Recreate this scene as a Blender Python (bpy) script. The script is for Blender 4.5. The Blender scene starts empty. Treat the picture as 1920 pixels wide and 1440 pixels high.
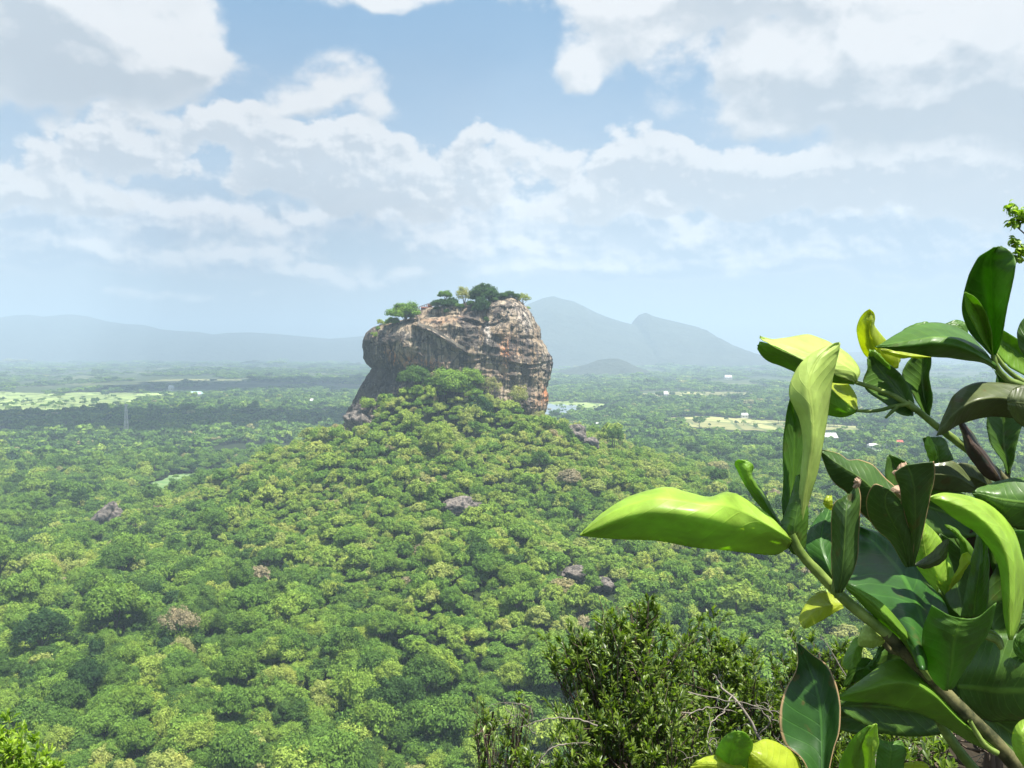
import bpy, math, random
import numpy as np
from mathutils import Vector

# ------------------------------------------------------------------ scene, camera, light
HAZE_D = 1.4e-4; HAZE_C = (0.64, 0.84, 1.0); HAZE_G = 0.0
scene = bpy.context.scene
C = scene.collection
F = 1663.0            # focal length in pixels of the 1920 px wide photograph
EYE = 180.0           # camera height over the plain
PITCH = math.atan((720 - 655) / F)
cam_data = bpy.data.cameras.new('camera')
cam_data.sensor_width = 36.0
cam_data.lens = 36.0 * F / 1920.0
cam_data.clip_start = 0.02
cam_data.clip_end = 120000.0
cam = bpy.data.objects.new('camera', cam_data)
C.objects.link(cam)
cam.location = (0, 0, EYE)
cam.rotation_euler = (math.pi / 2 - PITCH, 0, 0)
scene.camera = cam

SUN = Vector((0.28, -0.17, 0.93)).normalized()      # direction towards the sun
SUN_EL = math.asin(SUN.z)
SUN_AZ = math.atan2(SUN.x, SUN.y)
sun_data = bpy.data.lights.new('sun', 'SUN')
sun_data.energy = 5.0
sun_data.angle = math.radians(0.5)
sun_data.color = (1.0, 0.955, 0.88)
sun = bpy.data.objects.new('sun', sun_data)
C.objects.link(sun)
sun.location = (0, 0, 3000)
sun.rotation_euler = (-SUN).to_track_quat('-Z', 'Y').to_euler()

scene.render.engine = 'CYCLES'
scene.view_settings.view_transform = 'Standard'
scene.view_settings.look = 'None'
scene.view_settings.exposure = 1.25
scene.view_settings.gamma = 1.0
scene.cycles.use_denoising = True
scene.cycles.max_bounces = 6
scene.cycles.diffuse_bounces = 2
scene.cycles.glossy_bounces = 2
scene.cycles.transmission_bounces = 4
scene.cycles.volume_bounces = 0
scene.cycles.transparent_max_bounces = 6
scene.cycles.sample_clamp_indirect = 6.0

# ------------------------------------------------------------------ node helpers
class NT:
    """tiny node-tree writer: every call returns an output socket"""
    def __init__(s, tree):
        s.t = tree; s.N = tree.nodes; s.L = tree.links
    def node(s, typ, **kw):
        n = s.N.new(typ)
        for k, v in kw.items(): setattr(n, k, v)
        return n
    def put(s, sock, val):
        if val is None: return
        if isinstance(val, bpy.types.NodeSocket): s.L.new(val, sock)
        else:
            if sock.type == 'RGBA' and not hasattr(val, '__len__'): val = (val, val, val, 1)
            elif sock.type == 'RGBA' and len(val) == 3: val = (*val, 1)
            sock.default_value = val
    def m(s, op, a, b=None, c=None, clamp=False):
        n = s.node('ShaderNodeMath', operation=op, use_clamp=clamp)
        for i, v in enumerate((a, b, c)): s.put(n.inputs[i], v)
        return n.outputs[0]
    def v(s, op, a, b=None, scale=None, out=0):
        n = s.node('ShaderNodeVectorMath', operation=op)
        s.put(n.inputs[0], a)
        if b is not None: s.put(n.inputs[1], b)
        if scale is not None: s.put(n.inputs['Scale'], scale)
        return n.outputs[out]
    def xyz(s, x, y, z):
        n = s.node('ShaderNodeCombineXYZ')
        for i, v in enumerate((x, y, z)): s.put(n.inputs[i], v)
        return n.outputs[0]
    def sep(s, a):
        n = s.node('ShaderNodeSeparateXYZ'); s.put(n.inputs[0], a)
        return n.outputs
    def noise(s, vec, scale, detail=4, rough=0.5, dist=0.0, col=False, dim='3D'):
        n = s.node('ShaderNodeTexNoise', noise_dimensions=dim)
        s.put(n.inputs['Vector'], vec); n.inputs['Scale'].default_value = scale
        n.inputs['Detail'].default_value = detail; n.inputs['Roughness'].default_value = rough
        n.inputs['Distortion'].default_value = dist
        return n.outputs['Color' if col else 'Fac']
    def mixc(s, f, a, b, mode='MIX'):
        n = s.node('ShaderNodeMix', data_type='RGBA', blend_type=mode)
        s.put(n.inputs[0], f); s.put(n.inputs[6], a); s.put(n.inputs[7], b)
        return n.outputs[2]
    def ramp(s, f, stops, interp='LINEAR'):
        n = s.node('ShaderNodeValToRGB'); s.put(n.inputs[0], f)
        r = n.color_ramp; r.interpolation = interp
        while len(r.elements) < len(stops): r.elements.new(0.5)
        for e, (p, c) in zip(r.elements, stops):
            e.position = p; e.color = (*c, 1) if hasattr(c, '__len__') else (c, c, c, 1)
        return n.outputs[0]
    def smooth(s, x, a, b):
        n = s.node('ShaderNodeMapRange', interpolation_type='SMOOTHSTEP')
        s.put(n.inputs[0], x); n.inputs[1].default_value = a; n.inputs[2].default_value = b
        n.inputs[3].default_value = 0; n.inputs[4].default_value = 1
        return n.outputs[0]
    def attr(s, name, typ='GEOMETRY', out='Fac'):
        n = s.node('ShaderNodeAttribute', attribute_type=typ, attribute_name=name)
        return n.outputs[out]

def mat(name):
    m = bpy.data.materials.new(name); m.use_nodes = True
    m.node_tree.nodes.clear()
    return m, NT(m.node_tree)

def surf(t, shader):
    o = t.node('ShaderNodeOutputMaterial'); t.L.new(shader, o.inputs['Surface']); return o

def principled(t, color, rough=0.8, normal=None, spec=0.3, **kw):
    p = t.node('ShaderNodeBsdfPrincipled')
    t.put(p.inputs['Base Color'], color); t.put(p.inputs['Roughness'], rough)
    t.put(p.inputs['Specular IOR Level'], spec)
    if normal is not None: t.L.new(normal, p.inputs['Normal'])
    for k, v in kw.items(): t.put(p.inputs[k.replace('_', ' ')], v)
    return p.outputs[0]

def bump(t, h, strength, dist):
    b = t.node('ShaderNodeBump'); t.put(b.inputs['Height'], h)
    b.inputs['Strength'].default_value = strength; b.inputs['Distance'].default_value = dist
    return b.outputs[0]

def simple(name, color, rough=0.8, spec=0.3, var=0.25, scale=1.0):
    m, t = mat(name)
    n = t.noise(t.node('ShaderNodeTexCoord').outputs['Object'], scale, 4)
    f = t.m('MULTIPLY_ADD', n, var * 2, 1 - var)
    c = t.mixc(1.0, color, t.xyz(f, f, f), 'MULTIPLY')
    surf(t, principled(t, c, rough, spec=spec)); return m

# ------------------------------------------------------------------ sky: Nishita with cumulus built as a density field over direction
world = bpy.data.worlds.new('World'); scene.world = world; world.use_nodes = True
world.node_tree.nodes.clear()
W = NT(world.node_tree)
sky = W.node('ShaderNodeTexSky', sky_type='NISHITA')
sky.sun_disc = False; sky.sun_elevation = SUN_EL; sky.sun_rotation = SUN_AZ
sky.altitude = 400; sky.air_density = 1.0; sky.dust_density = 0.6; sky.ozone_density = 2.0
tc = W.node('ShaderNodeTexCoord')
dx, dy, dz = W.sep(tc.outputs['Generated'])[:3]
AZ = W.m('ARCTAN2', dx, dy)                 # radians, 0 = straight ahead
EL = W.m('ARCSINE', dz)
def ae(px, py):
    a = (px - 960) / F; b = (655 - py) / F
    return math.atan(a), math.atan2(b, math.sqrt(1 + a * a))
UV = W.xyz(AZ, EL, 0.0)

def density_group(name, blobs, seed, nscale, namp, wob):
    g = bpy.data.node_groups.new(name, 'ShaderNodeTree')
    g.interface.new_socket('P', in_out='INPUT', socket_type='NodeSocketVector')
    g.interface.new_socket('D', in_out='OUTPUT', socket_type='NodeSocketFloat')
    t = NT(g)
    P = t.node('NodeGroupInput').outputs[0]
    off = t.v('ADD', P, (seed * 3.7, seed * 1.3, seed * 7.1))
    wc = t.noise(off, 9.0, 2, 0.55, 0, True, '2D')
    Pw = t.v('ADD', P, t.v('SCALE', t.v('SUBTRACT', wc, (0.5, 0.5, 0.5)), scale=wob))
    acc = None
    for (px, py, rx, ry, w) in blobs:
        u, v = ae(px, py)
        a, b = rx / F, ry / F
        q = t.v('MULTIPLY', t.v('SUBTRACT', Pw, (u, v, 0)), (1 / a, 1 / b, 0))
        d2 = t.v('DOT_PRODUCT', q, q, out=1)
        e = t.m('POWER', 2.718, t.m('MULTIPLY', d2, -1.0))
        acc = t.m('MULTIPLY', e, w) if acc is None else t.m('MULTIPLY_ADD', e, w, acc)
    st = t.v('MULTIPLY', off, (1.0, 1.35, 1.0))
    n1 = t.noise(st, nscale, 5, 0.56, 0, False, '2D')
    vo = t.node('ShaderNodeTexVoronoi', voronoi_dimensions='2D', feature='F1')
    t.put(vo.inputs['Vector'], t.v('ADD', st, t.v('SCALE', wc, scale=0.035)))
    vo.inputs['Scale'].default_value = nscale * 1.5; vo.inputs['Detail'].default_value = 3.0; vo.inputs['Roughness'].default_value = 0.55
    if hasattr(vo, 'normalize'): vo.normalize = True
    puff = t.m('SUBTRACT', 0.42, vo.outputs['Distance'])
    nn = t.m('MULTIPLY_ADD', puff, 0.62, t.m('MULTIPLY', t.m('SUBTRACT', n1, 0.5), 0.85))
    d = t.m('MULTIPLY_ADD', t.m('MULTIPLY', nn, t.m('MULTIPLY_ADD', acc, 1.6, 0.2, True)), namp, acc)
    t.put(t.node('NodeGroupOutput').inputs[0], d)
    return g

def dens(g, P):
    n = W.node('ShaderNodeGroup'); n.node_tree = g; W.put(n.inputs[0], P); return n.outputs[0]

def cloud_layer(under, blobs, seed, nscale, namp, wob, th, soft, lit, dark, up, opac, sh=(0.35, 1.1, 1), relief_k=1.7):
    g = density_group('cloud_density', blobs, seed, nscale, namp, wob)
    d0 = dens(g, UV)
    d1 = dens(g, W.v('ADD', UV, (up * 0.35, up, 0)))
    alpha = W.m('MULTIPLY', W.smooth(d0, th, th + soft), opac)
    d2 = dens(g, W.v('ADD', UV, (up * 0.25, up * 0.4, 0)))
    relief = W.m('MULTIPLY', W.m('SUBTRACT', d2, d0), relief_k)
    shade = W.m('MULTIPLY_ADD', W.smooth(d1, sh[0], sh[1]), sh[2], relief, clamp=True)
    thin = W.smooth(d0, th + soft * 1.8, th + soft * 0.2)
    shade = W.m('MULTIPLY', shade, W.m('MULTIPLY_ADD', thin, -0.35, 1.0))
    shade = W.m('ADD', shade, W.m('MULTIPLY', W.m('SUBTRACT', W.noise(UV, 7.0 + seed, 3, 0.55, 0, False, '2D'), 0.5), 0.9), clamp=True)
    col = W.mixc(shade, lit, dark)
    return W.mixc(alpha, under, col)

WHITE = (5.9, 5.9, 5.95); GREY = (3.6, 3.95, 4.35); MID = (4.0, 4.3, 4.7)
sky_blue = W.mixc(0.65, sky.outputs[0], (1.35, 2.75, 4.3))
base = sky_blue
# thin veil that whitens the lower sky
veil = W.smooth(EL, 0.42, 0.06)
vn = W.noise(W.v('MULTIPLY', UV, (1, 2.2, 1)), 6.0, 5, 0.6)
base = W.mixc(W.m('MULTIPLY', veil, W.m('MULTIPLY_ADD', vn, 0.8, 0.38), clamp=True), base, (4.1, 4.55, 5.1))
# far, hazy belt
L3 = [(100, 400, 190, 45, .8), (330, 400, 110, 35, .8), (560, 420, 90, 40, .8), (680, 410, 70, 25, .7), (900, 390, 180, 45, .7),
      (1120, 400, 110, 40, .8), (1000, 470, 130, 25, .6), (1280, 460, 120, 35, .7), (1500, 400, 220, 60, .8), (1760, 430, 200, 60, .8),
      (240, 500, 260, 25, .5), (1300, 500, 400, 30, .55), (450, 480, 120, 22, .7), (820, 450, 120, 25, .7), (1180, 420, 80, 30, .8), (1100, 520, 160, 18, .6), (620, 520, 200, 16, .5), (100, 470, 140, 22, .7), (1650, 500, 260, 22, .7), (300, 560, 300, 12, .4), (2100, 420, 240, 60, .8), (-160, 420, 200, 50, .8)]
base = cloud_layer(base, L3, 3.1, 17, 1.7, 0.05, 0.30, 0.40, (6.6, 6.6, 6.7), (3.3, 4.0, 4.9), 0.012, 0.92, (0.2, 1.3, .85))
# cumulus belt
L2 = [(110, 290, 70, 45, .9), (200, 250, 70, 55, 1.0), (300, 300, 70, 40, .9), (60, 370, 100, 30, .7), (190, 380, 70, 30, .8),
      (420, 225, 60, 40, 1.3), (500, 250, 60, 35, 1.1), (540, 300, 80, 35, .9), (660, 290, 90, 55, 1.0), (620, 350, 160, 50, .9), (900, 260, 60, 40, .6), (890, 330, 80, 60, 1.0),
      (780, 360, 110, 50, .7), (1060, 310, 90, 45, .9), (1190, 300, 80, 55, 1.1), (1340, 320, 110, 55, 1.1), (1480, 340, 90, 45, 1.0),
      (1640, 320, 120, 55, 1.2), (1800, 310, 130, 60, 1.2), (1960, 320, 160, 80, 1.2), (1400, 380, 260, 40, .8), (1100, 390, 110, 35, .8),
      (-120, 330, 120, 50, .8), (2250, 300, 160, 60, 1)]
base = cloud_layer(base, L2, 1.7, 15, 2.3, 0.045, 0.50, 0.34, WHITE, MID, 0.015, 0.95, (0.15, 1.5, .95), 2.3)
# near clouds
L1 = [(60, 60, 210, 90, 1.5), (210, 60, 130, 80, 1.4), (200, 150, 150, 45, 1.0), (380, 125, 75, 28, .85), (310, 140, 80, 30, .7), (150, 5, 200, 60, 1.0), (-150, 80, 200, 90, 1.2),
      (650, 160, 85, 50, 1.15), (560, 190, 60, 28, .7), (720, 205, 40, 30, .5),
      (1060, 130, 48, 42, 1.0), (1075, 170, 30, 25, .5), (700, 5, 100, 22, 1.0),
      (1300, 10, 260, 45, 1.0), (1180, 90, 100, 40, .6), (1500, 130, 220, 75, 1.4), (1750, 120, 220, 95, 1.5), (1650, 215, 250, 32, 1.0),
      (1930, 150, 200, 100, 1.5), (2150, 120, 200, 100, 1.3), (1000, -10, 200, 30, .6), (1500, -60, 300, 70, 1.2), (500, -120, 300, 60, .8)]
base = cloud_layer(base, L1, 0.4, 11, 2.1, 0.05, 0.42, 0.62, WHITE, GREY, 0.034, 0.96, (0.3, 2.6, .72), 1.4)
detailed = base
# broad cloud cover for the rest of the sky, behind and above (lighting and reflections)
gn = W.noise(W.v('MULTIPLY', tc.outputs['Generated'], (1, 1, 2.2)), 2.6, 4, 0.55)
ga = W.m('MULTIPLY', W.smooth(gn, 0.46, 0.60), 0.85)
wide = W.mixc(ga, sky_blue, (6.2, 6.3, 6.5))
wide = W.mixc(W.smooth(EL, 0.25, 0.0), wide, (4.4, 5.2, 6.0))
side = W.smooth(W.m('MAXIMUM', W.m('MULTIPLY', W.m('ABSOLUTE', AZ), 0.78), EL), 0.50, 0.62)
low = W.m('LESS_THAN', EL, -0.03)
bg = W.node('ShaderNodeBackground'); W.L.new(detailed, bg.inputs[0]); bg.inputs[1].default_value = 0.066
bg2 = W.node('ShaderNodeBackground'); W.L.new(wide, bg2.inputs[0]); bg2.inputs[1].default_value = 0.066
mx = W.node('ShaderNodeMixShader'); W.put(mx.inputs[0], W.m('MAXIMUM', side, low)); W.L.new(bg.outputs[0], mx.inputs[1]); W.L.new(bg2.outputs[0], mx.inputs[2])
bg = mx
wo = W.node('ShaderNodeOutputWorld'); W.L.new(bg.outputs[0], wo.inputs[0])
world.cycles.sampling_method = 'MANUAL'; world.cycles.sample_map_resolution = 512

# ------------------------------------------------------------------ geometry helpers
def ray(px, py):
    a = (px - 960) / F; b = (720 - py) / F
    y = math.cos(PITCH) + b * math.sin(PITCH)
    z = -math.sin(PITCH) + b * math.cos(PITCH)
    return np.array([a / y, 1.0, z / y])
def at(px, py, Y):
    return np.array([0, 0, EYE]) + ray(px, py) * Y
def project(P):
    P = np.asarray(P, float) - np.array([0, 0, EYE])
    f = P[..., 1] * math.cos(PITCH) - P[..., 2] * math.sin(PITCH)
    u = P[..., 1] * math.sin(PITCH) + P[..., 2] * math.cos(PITCH)
    return 960 + F * P[..., 0] / f, 720 - F * u / f, f

_rs = np.random.RandomState(7)
_perm = np.tile(_rs.permutation(256), 3)
_grad = _rs.normal(size=(256, 3)); _grad /= np.linalg.norm(_grad, axis=1)[:, None]
def perlin(p):
    p = np.asarray(p, float); i = np.floor(p).astype(int); f = p - i
    u = f * f * f * (f * (f * 6 - 15) + 10); i &= 255
    out = 0
    for a in (0, 1):
        for b in (0, 1):
            for c in (0, 1):
                h = _perm[_perm[_perm[i[..., 0] + a] + i[..., 1] + b] + i[..., 2] + c]
                g = _grad[h]
                d = g[..., 0] * (f[..., 0] - a) + g[..., 1] * (f[..., 1] - b) + g[..., 2] * (f[..., 2] - c)
                w = (u[..., 0] if a else 1 - u[..., 0]) * (u[..., 1] if b else 1 - u[..., 1]) * (u[..., 2] if c else 1 - u[..., 2])
                out = out + w * d
    return out
def fbm(p, octs=4, gain=0.5):
    p = np.asarray(p, float); s = 0; a = 1.0
    for k in range(octs):
        s = s + a * perlin(p * 2 ** k + 13.7 * k); a *= gain
    return s
def p3(x, y, z=0.0):
    x, y, z = np.broadcast_arrays(np.asarray(x, float), np.asarray(y, float), np.asarray(z, float))
    return np.stack([x, y, z], -1)
def sstep(a, b, x):
    t = np.clip((np.asarray(x, float) - a) / (b - a), 0, 1); return t * t * (3 - 2 * t)

def mesh_np(name, verts, faces, mats, smooth=True, attrs=None, fmat=None, uv=None):
    me = bpy.data.meshes.new(name)
    verts = np.asarray(verts, np.float32)
    faces = [faces] if isinstance(faces, np.ndarray) else faces
    me.vertices.add(len(verts)); me.vertices.foreach_set('co', verts.ravel())
    loops = np.concatenate([f.ravel() for f in faces]).astype(np.int32)
    sizes = np.concatenate([np.full(len(f), f.shape[1]) for f in faces])
    starts = np.concatenate([[0], np.cumsum(sizes)[:-1]]).astype(np.int32)
    me.loops.add(len(loops)); me.loops.foreach_set('vertex_index', loops)
    me.polygons.add(len(sizes)); me.polygons.foreach_set('loop_start', starts)
    me.update(calc_edges=True)
    me.polygons.foreach_set('use_smooth', np.full(len(sizes), smooth, bool))
    if fmat is not None: me.polygons.foreach_set('material_index', np.asarray(fmat, np.int32))
    for m in (mats if isinstance(mats, (list, tuple)) else [mats]): me.materials.append(m)
    for k, a in (attrs or {}).items():
        at_ = me.attributes.new(k, 'FLOAT', 'POINT'); at_.data.foreach_set('value', np.asarray(a, np.float32))
    if uv is not None:
        l = me.uv_layers.new(name='UVMap'); l.data.foreach_set('uv', np.asarray(uv, np.float32)[loops].ravel())
    me.validate(); me.update()
    return me

def link(name, me, parent=None, loc=None):
    o = bpy.data.objects.new(name, me); C.objects.link(o)
    if parent is not None: o.parent = parent
    if loc is not None: o.location = loc
    return o
def tag(o, label=None, cat=None, group=None, kind=None):
    if label: o['label'] = label
    if cat: o['category'] = cat
    if group: o['group'] = group
    if kind: o['kind'] = kind
    return o
def thing(name, label, cat, loc=(0, 0, 0), group=None):
    o = link(name, None, loc=loc); return tag(o, label, cat, group)

def gridfaces(n, m, wrap=False):
    i, j = np.meshgrid(np.arange(n - 1), np.arange(m if wrap else m - 1), indexing='ij')
    j2 = (j + 1) % m
    return np.stack([i * m + j, i * m + j2, (i + 1) * m + j2, (i + 1) * m + j], -1).reshape(-1, 4)

def catmull(P, n):
    P = np.asarray(P, float)
    if len(P) == 2:
        t = np.linspace(0, 1, n)[:, None]; return P[0] * (1 - t) + P[1] * t
    Q = np.vstack([2 * P[0] - P[1], P, 2 * P[-1] - P[-2]])
    t = np.linspace(0, len(P) - 1, n); i = np.minimum(t.astype(int), len(P) - 2); f = (t - i)[:, None]
    a, b, c, d = Q[i], Q[i + 1], Q[i + 2], Q[i + 3]
    return 0.5 * (2 * b + (c - a) * f + (2 * a - 5 * b + 4 * c - d) * f ** 2 + (-a + 3 * b - 3 * c + d) * f ** 3)

def tube(points, radii, n=8, sub=6):
    """tapered tube through points; returns verts, quads"""
    P = catmull(points, max(2, (len(points) - 1) * sub + 1)); R = np.interp(np.linspace(0, 1, len(P)), np.linspace(0, 1, len(radii)), radii)
    T = np.gradient(P, axis=0); T /= np.linalg.norm(T, axis=1)[:, None] + 1e-12
    ref = np.array([0.31, 0.17, 0.93]); 
    A = np.cross(T, ref); A /= np.linalg.norm(A, axis=1)[:, None] + 1e-12; B = np.cross(T, A)
    th = np.linspace(0, 2 * np.pi, n, endpoint=False)
    V = P[:, None] + R[:, None, None] * (np.cos(th)[None, :, None] * A[:, None] + np.sin(th)[None, :, None] * B[:, None])
    V = V.reshape(-1, 3); Fq = gridfaces(len(P), n, True)
    return V, Fq
class MB:
    def __init__(s): s.v = []; s.q = []; s.t = []; s.n = 0; s.a = []; s.mq = []; s.mt = []
    def add(s, V, Q=None, T=None, a=0.0, m=0):
        V = np.asarray(V, float); s.v.append(V)
        if Q is not None and len(Q): s.q.append(np.asarray(Q) + s.n); s.mq.append(np.full(len(Q), m))
        if T is not None and len(T): s.t.append(np.asarray(T) + s.n); s.mt.append(np.full(len(T), m))
        s.a.append(np.broadcast_to(a, (len(V),))); s.n += len(V)
    def tube(s, pts, rad, n=8, sub=6, a=0.0, m=0):
        V, Q = tube(pts, rad, n, sub); s.add(V, Q, a=a, m=m)
    def box(s, c, d, m=0):
        c = np.array(c, float); d = np.array(d, float) / 2
        V = np.array([[x, y, z] for x in (-1, 1) for y in (-1, 1) for z in (-1, 1)]) * d + c
        s.add(V, [[0, 1, 3, 2], [4, 6, 7, 5], [0, 4, 5, 1], [2, 3, 7, 6], [0, 2, 6, 4], [1, 5, 7, 3]], m=m)
    def mesh(s, name, mats, smooth=True):
        f = []; fm = []
        if s.q: f.append(np.vstack(s.q)); fm.append(np.concatenate(s.mq))
        if s.t: f.append(np.vstack(s.t)); fm.append(np.concatenate(s.mt))
        return mesh_np(name, np.vstack(s.v), f, mats, smooth, {'v': np.concatenate(s.a)}, np.concatenate(fm))

# ------------------------------------------------------------------ terrain
RCX, RCY = -56.0, 925.0
_hr = np.array([0, 60, 95, 122, 160, 193, 220, 258, 300, 370, 5000]); _hz = np.array([97, 96, 92, 85, 69, 52, 38, 20, 8, 0, 0])
def hill_h(x, y):
    dy = y - RCY
    r = np.hypot(x - RCX, dy * np.where(dy < 0, 0.76, 0.9))
    r = r * np.where(x > RCX, 1 - 0.20 * sstep(140, 330, r), 1)
    ang = np.arctan2(dy, x - RCX)
    r = r * (1 + 0.05 * np.sin(ang * 5 + 1) + 0.04 * np.sin(ang * 9))
    h = np.interp(r, _hr, _hz)
    h = h + 45 * np.exp(-((x + 62) / 68) ** 2 - ((y - 856) / 38) ** 2)
    h = h - 8 * np.exp(-((x - 45) / 55) ** 2 - ((y - 890) / 70) ** 2)
    h = h + 7 * fbm(p3(x / 90, y / 90, 2.0), 3) * np.clip(h / 30, 0, 1)
    return h
def cam_h(x, y):
    rr = np.where(y > 0, np.hypot(x * 0.45, y), np.hypot(x * 0.4, y * 0.3))
    shelf = 2.1 * sstep(1.0, 1.8, x) * sstep(9, 5, x)      # the ledge to the right reaches further out
    h = EYE - 1.62 - 0.80 * np.maximum(0, rr - 1.8 - shelf)
    h = h + 0.10 * fbm(p3(x / 1.1, y / 1.1, 5), 3) * np.clip(rr / 2, 0, 1) + np.clip(rr / 60, 0, 1) * 5 * fbm(p3(x / 40, y / 40, 7), 3)
    return h
def ground_h(x, y):
    x = np.asarray(x, float); y = np.asarray(y, float)
    r = np.hypot(x, y)
    base = 3.0 * fbm(p3(x / 260, y / 260, 0.5), 3) + np.clip((r - 1500) / 8000, 0, 1) * 12 * fbm(p3(x / 2600, y / 2600, 9.1), 3)
    for (ex, ey, s, hh) in ((-300, 560, 130, 6), (230, 600, 150, 10), (-80, 480, 150, 12)):
        base = base + hh * np.exp(-((x - ex) ** 2 + (y - ey) ** 2) / (2 * s * s))
    g = base + hill_h(x, y)
    c = cam_h(x, y)
    k = 6.0
    return np.where(c - g > 30, c, np.logaddexp(np.clip(g / k, -50, 50), np.clip(c / k, -50, 50)) * k)

rr_ = np.concatenate([[0.0], np.geomspace(0.4, 24000, 430)])
az_ = np.linspace(0, 2 * np.pi, 721)[:-1]
Rg, Ag = np.meshgrid(rr_, az_, indexing='ij')
X_, Y_ = Rg * np.sin(Ag), Rg * np.cos(Ag)
Z_ = ground_h(X_, Y_)
V_ = np.stack([X_, Y_, Z_], -1).reshape(-1, 3)

m_ground, t = mat('ground')
pos = t.node('ShaderNodeNewGeometry').outputs['Position']
px_, py_, pz_ = t.sep(pos)[:3]
dist = t.v('LENGTH', t.xyz(px_, py_, 0), out=1)
p2 = t.xyz(px_, py_, 0)
n_big = t.noise(p2, 0.0011, 4, 0.55)
n_mid = t.noise(p2, 0.009, 5, 0.6)
n_det = t.noise(p2, 0.12, 4, 0.65)
forest = t.mixc(n_mid, (0.012, 0.020, 0.008), (0.030, 0.045, 0.015))
strips = t.noise(t.v('MULTIPLY', p2, (1, 2.6, 1)), 0.0016, 5, 0.6)
fieldc = t.mixc(t.noise(p2, 0.004, 3), (0.10, 0.13, 0.045), (0.19, 0.185, 0.085))
farw = t.mixc(n_det, (0.030, 0.050, 0.018), (0.070, 0.095, 0.036))
far_mix = t.mixc(t.smooth(strips, 0.54, 0.60), farw, fieldc)
g_col = t.mixc(t.smooth(dist, 2200, 4200), forest, far_mix)
rock_n = t.noise(pos, 1.7, 6, 0.6)
near = t.mixc(rock_n, (0.010, 0.009, 0.006), (0.055, 0.045, 0.032))
g_col = t.mixc(t.smooth(dist, 30, 9), g_col, near)
nb = t.m('MULTIPLY', t.noise(pos, 5.0, 5, 0.6), t.smooth(dist, 40, 10))
surf(t, principled(t, g_col, 0.95, bump(t, nb, 0.8, 0.05), 0.1))
terrain = link('ground', mesh_np('ground', V_, gridfaces(len(rr_), 720, True), m_ground))
tag(terrain, 'forest floor and plain running out to the hazy horizon', kind='structure')

# ------------------------------------------------------------------ mountains (height fields standing on the plain)
m_mount, t = mat('mountain_slope')
pos = t.node('ShaderNodeNewGeometry').outputs['Position']
c = t.mixc(t.noise(pos, 0.004, 7, 0.62), (0.010, 0.018, 0.010), (0.085, 0.095, 0.055))
surf(t, principled(t, c, 0.95, bump(t, t.noise(pos, 0.006, 7, 0.62), 1.0, 90), 0.05))
def mountain(name, label, prof, Y, depth, seed, nx=260, ny=60, rough=0.14):
    prof = np.array(prof, float)
    pxs = np.linspace(prof[0, 0], prof[-1, 0], nx)
    top = np.interp(pxs, prof[:, 0], prof[:, 1])
    X = (pxs - 960) / F * Y
    Ztop = EYE + (655 - top) / F * Y
    s = np.linspace(-1, 1, ny)
    XX, SS = np.meshgrid(X, s, indexing='ij')
    yy = Y + SS * depth
    fall = np.clip(1 - np.abs(SS) ** 1.25, 0, 1) 
    nn = fbm(p3(XX / (depth * .5), yy / (depth * .5), seed), 5, 0.55)
    ridg = 1 - np.abs(fbm(p3(XX / (depth * .28), yy / (depth * .5), seed + 4), 4)) * 1.6
    w = 1 - np.exp(-(SS / 0.16) ** 2)
    ZZ = (Ztop[:, None] + 12) * fall * (1 + rough * w * (nn * 1.2 + ridg * 0.5 - 0.5)) - 12
    e = (Ztop[:, None] + 0 * SS)
    V = np.stack([XX, yy, ZZ], -1).reshape(-1, 3)
    o = link(name, mesh_np(name, V, gridfaces(nx, ny), m_mount))
    return tag(o, label, kind='structure')
mountain('mountain_range', 'long low blue ridge on the left horizon',
         [(-420, 668), (-300, 630), (-200, 615), (-100, 605), (0, 596), (30, 591), (60, 590), (85, 594), (110, 591), (135, 589), (165, 593), (200, 602), (235, 607), (270, 609),
          (300, 617), (330, 620), (370, 622), (400, 627), (430, 624), (470, 623), (520, 626), (560, 630), (620, 635), (660, 632), (700, 628), (760, 634), (850, 645), (1000, 664)],
         14500, 2600, 1.0, rough=0.10)
mountain('mountain', 'blue mountain with two summits behind the right side of the rock',
         [(820, 668), (880, 630), (930, 600), (980, 574), (1000, 566), (1020, 558), (1037, 555), (1052, 560), (1075, 565), (1090, 572), (1115, 585), (1140, 595), (1165, 603), (1188, 609),
          (1193, 596), (1198, 590), (1210, 586), (1222, 592), (1240, 597), (1270, 604), (1300, 611), (1310, 614), (1325, 626), (1350, 640), (1380, 652), (1405, 662), (1440, 668), (1480, 672)],
         10500, 2100, 2.0, rough=0.16)
mountain('hill', 'small darker blue hill in front of the mountain',
         [(1010, 705), (1040, 697), (1070, 690), (1100, 683), (1120, 675), (1140, 672), (1160, 672), (1175, 678), (1195, 688), (1220, 697), (1245, 702), (1280, 706)],
         6300, 520, 3.0, 160, 40, rough=0.15)
mountain('mountain', 'faint distant hill low behind the leaves at right',
         [(1500, 668), (1600, 660), (1700, 655), (1760, 645), (1800, 640), (1860, 648), (1930, 640), (2050, 630), (2200, 655), (2300, 668)],
         15500, 2200, 5.0, rough=0.10)

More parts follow.
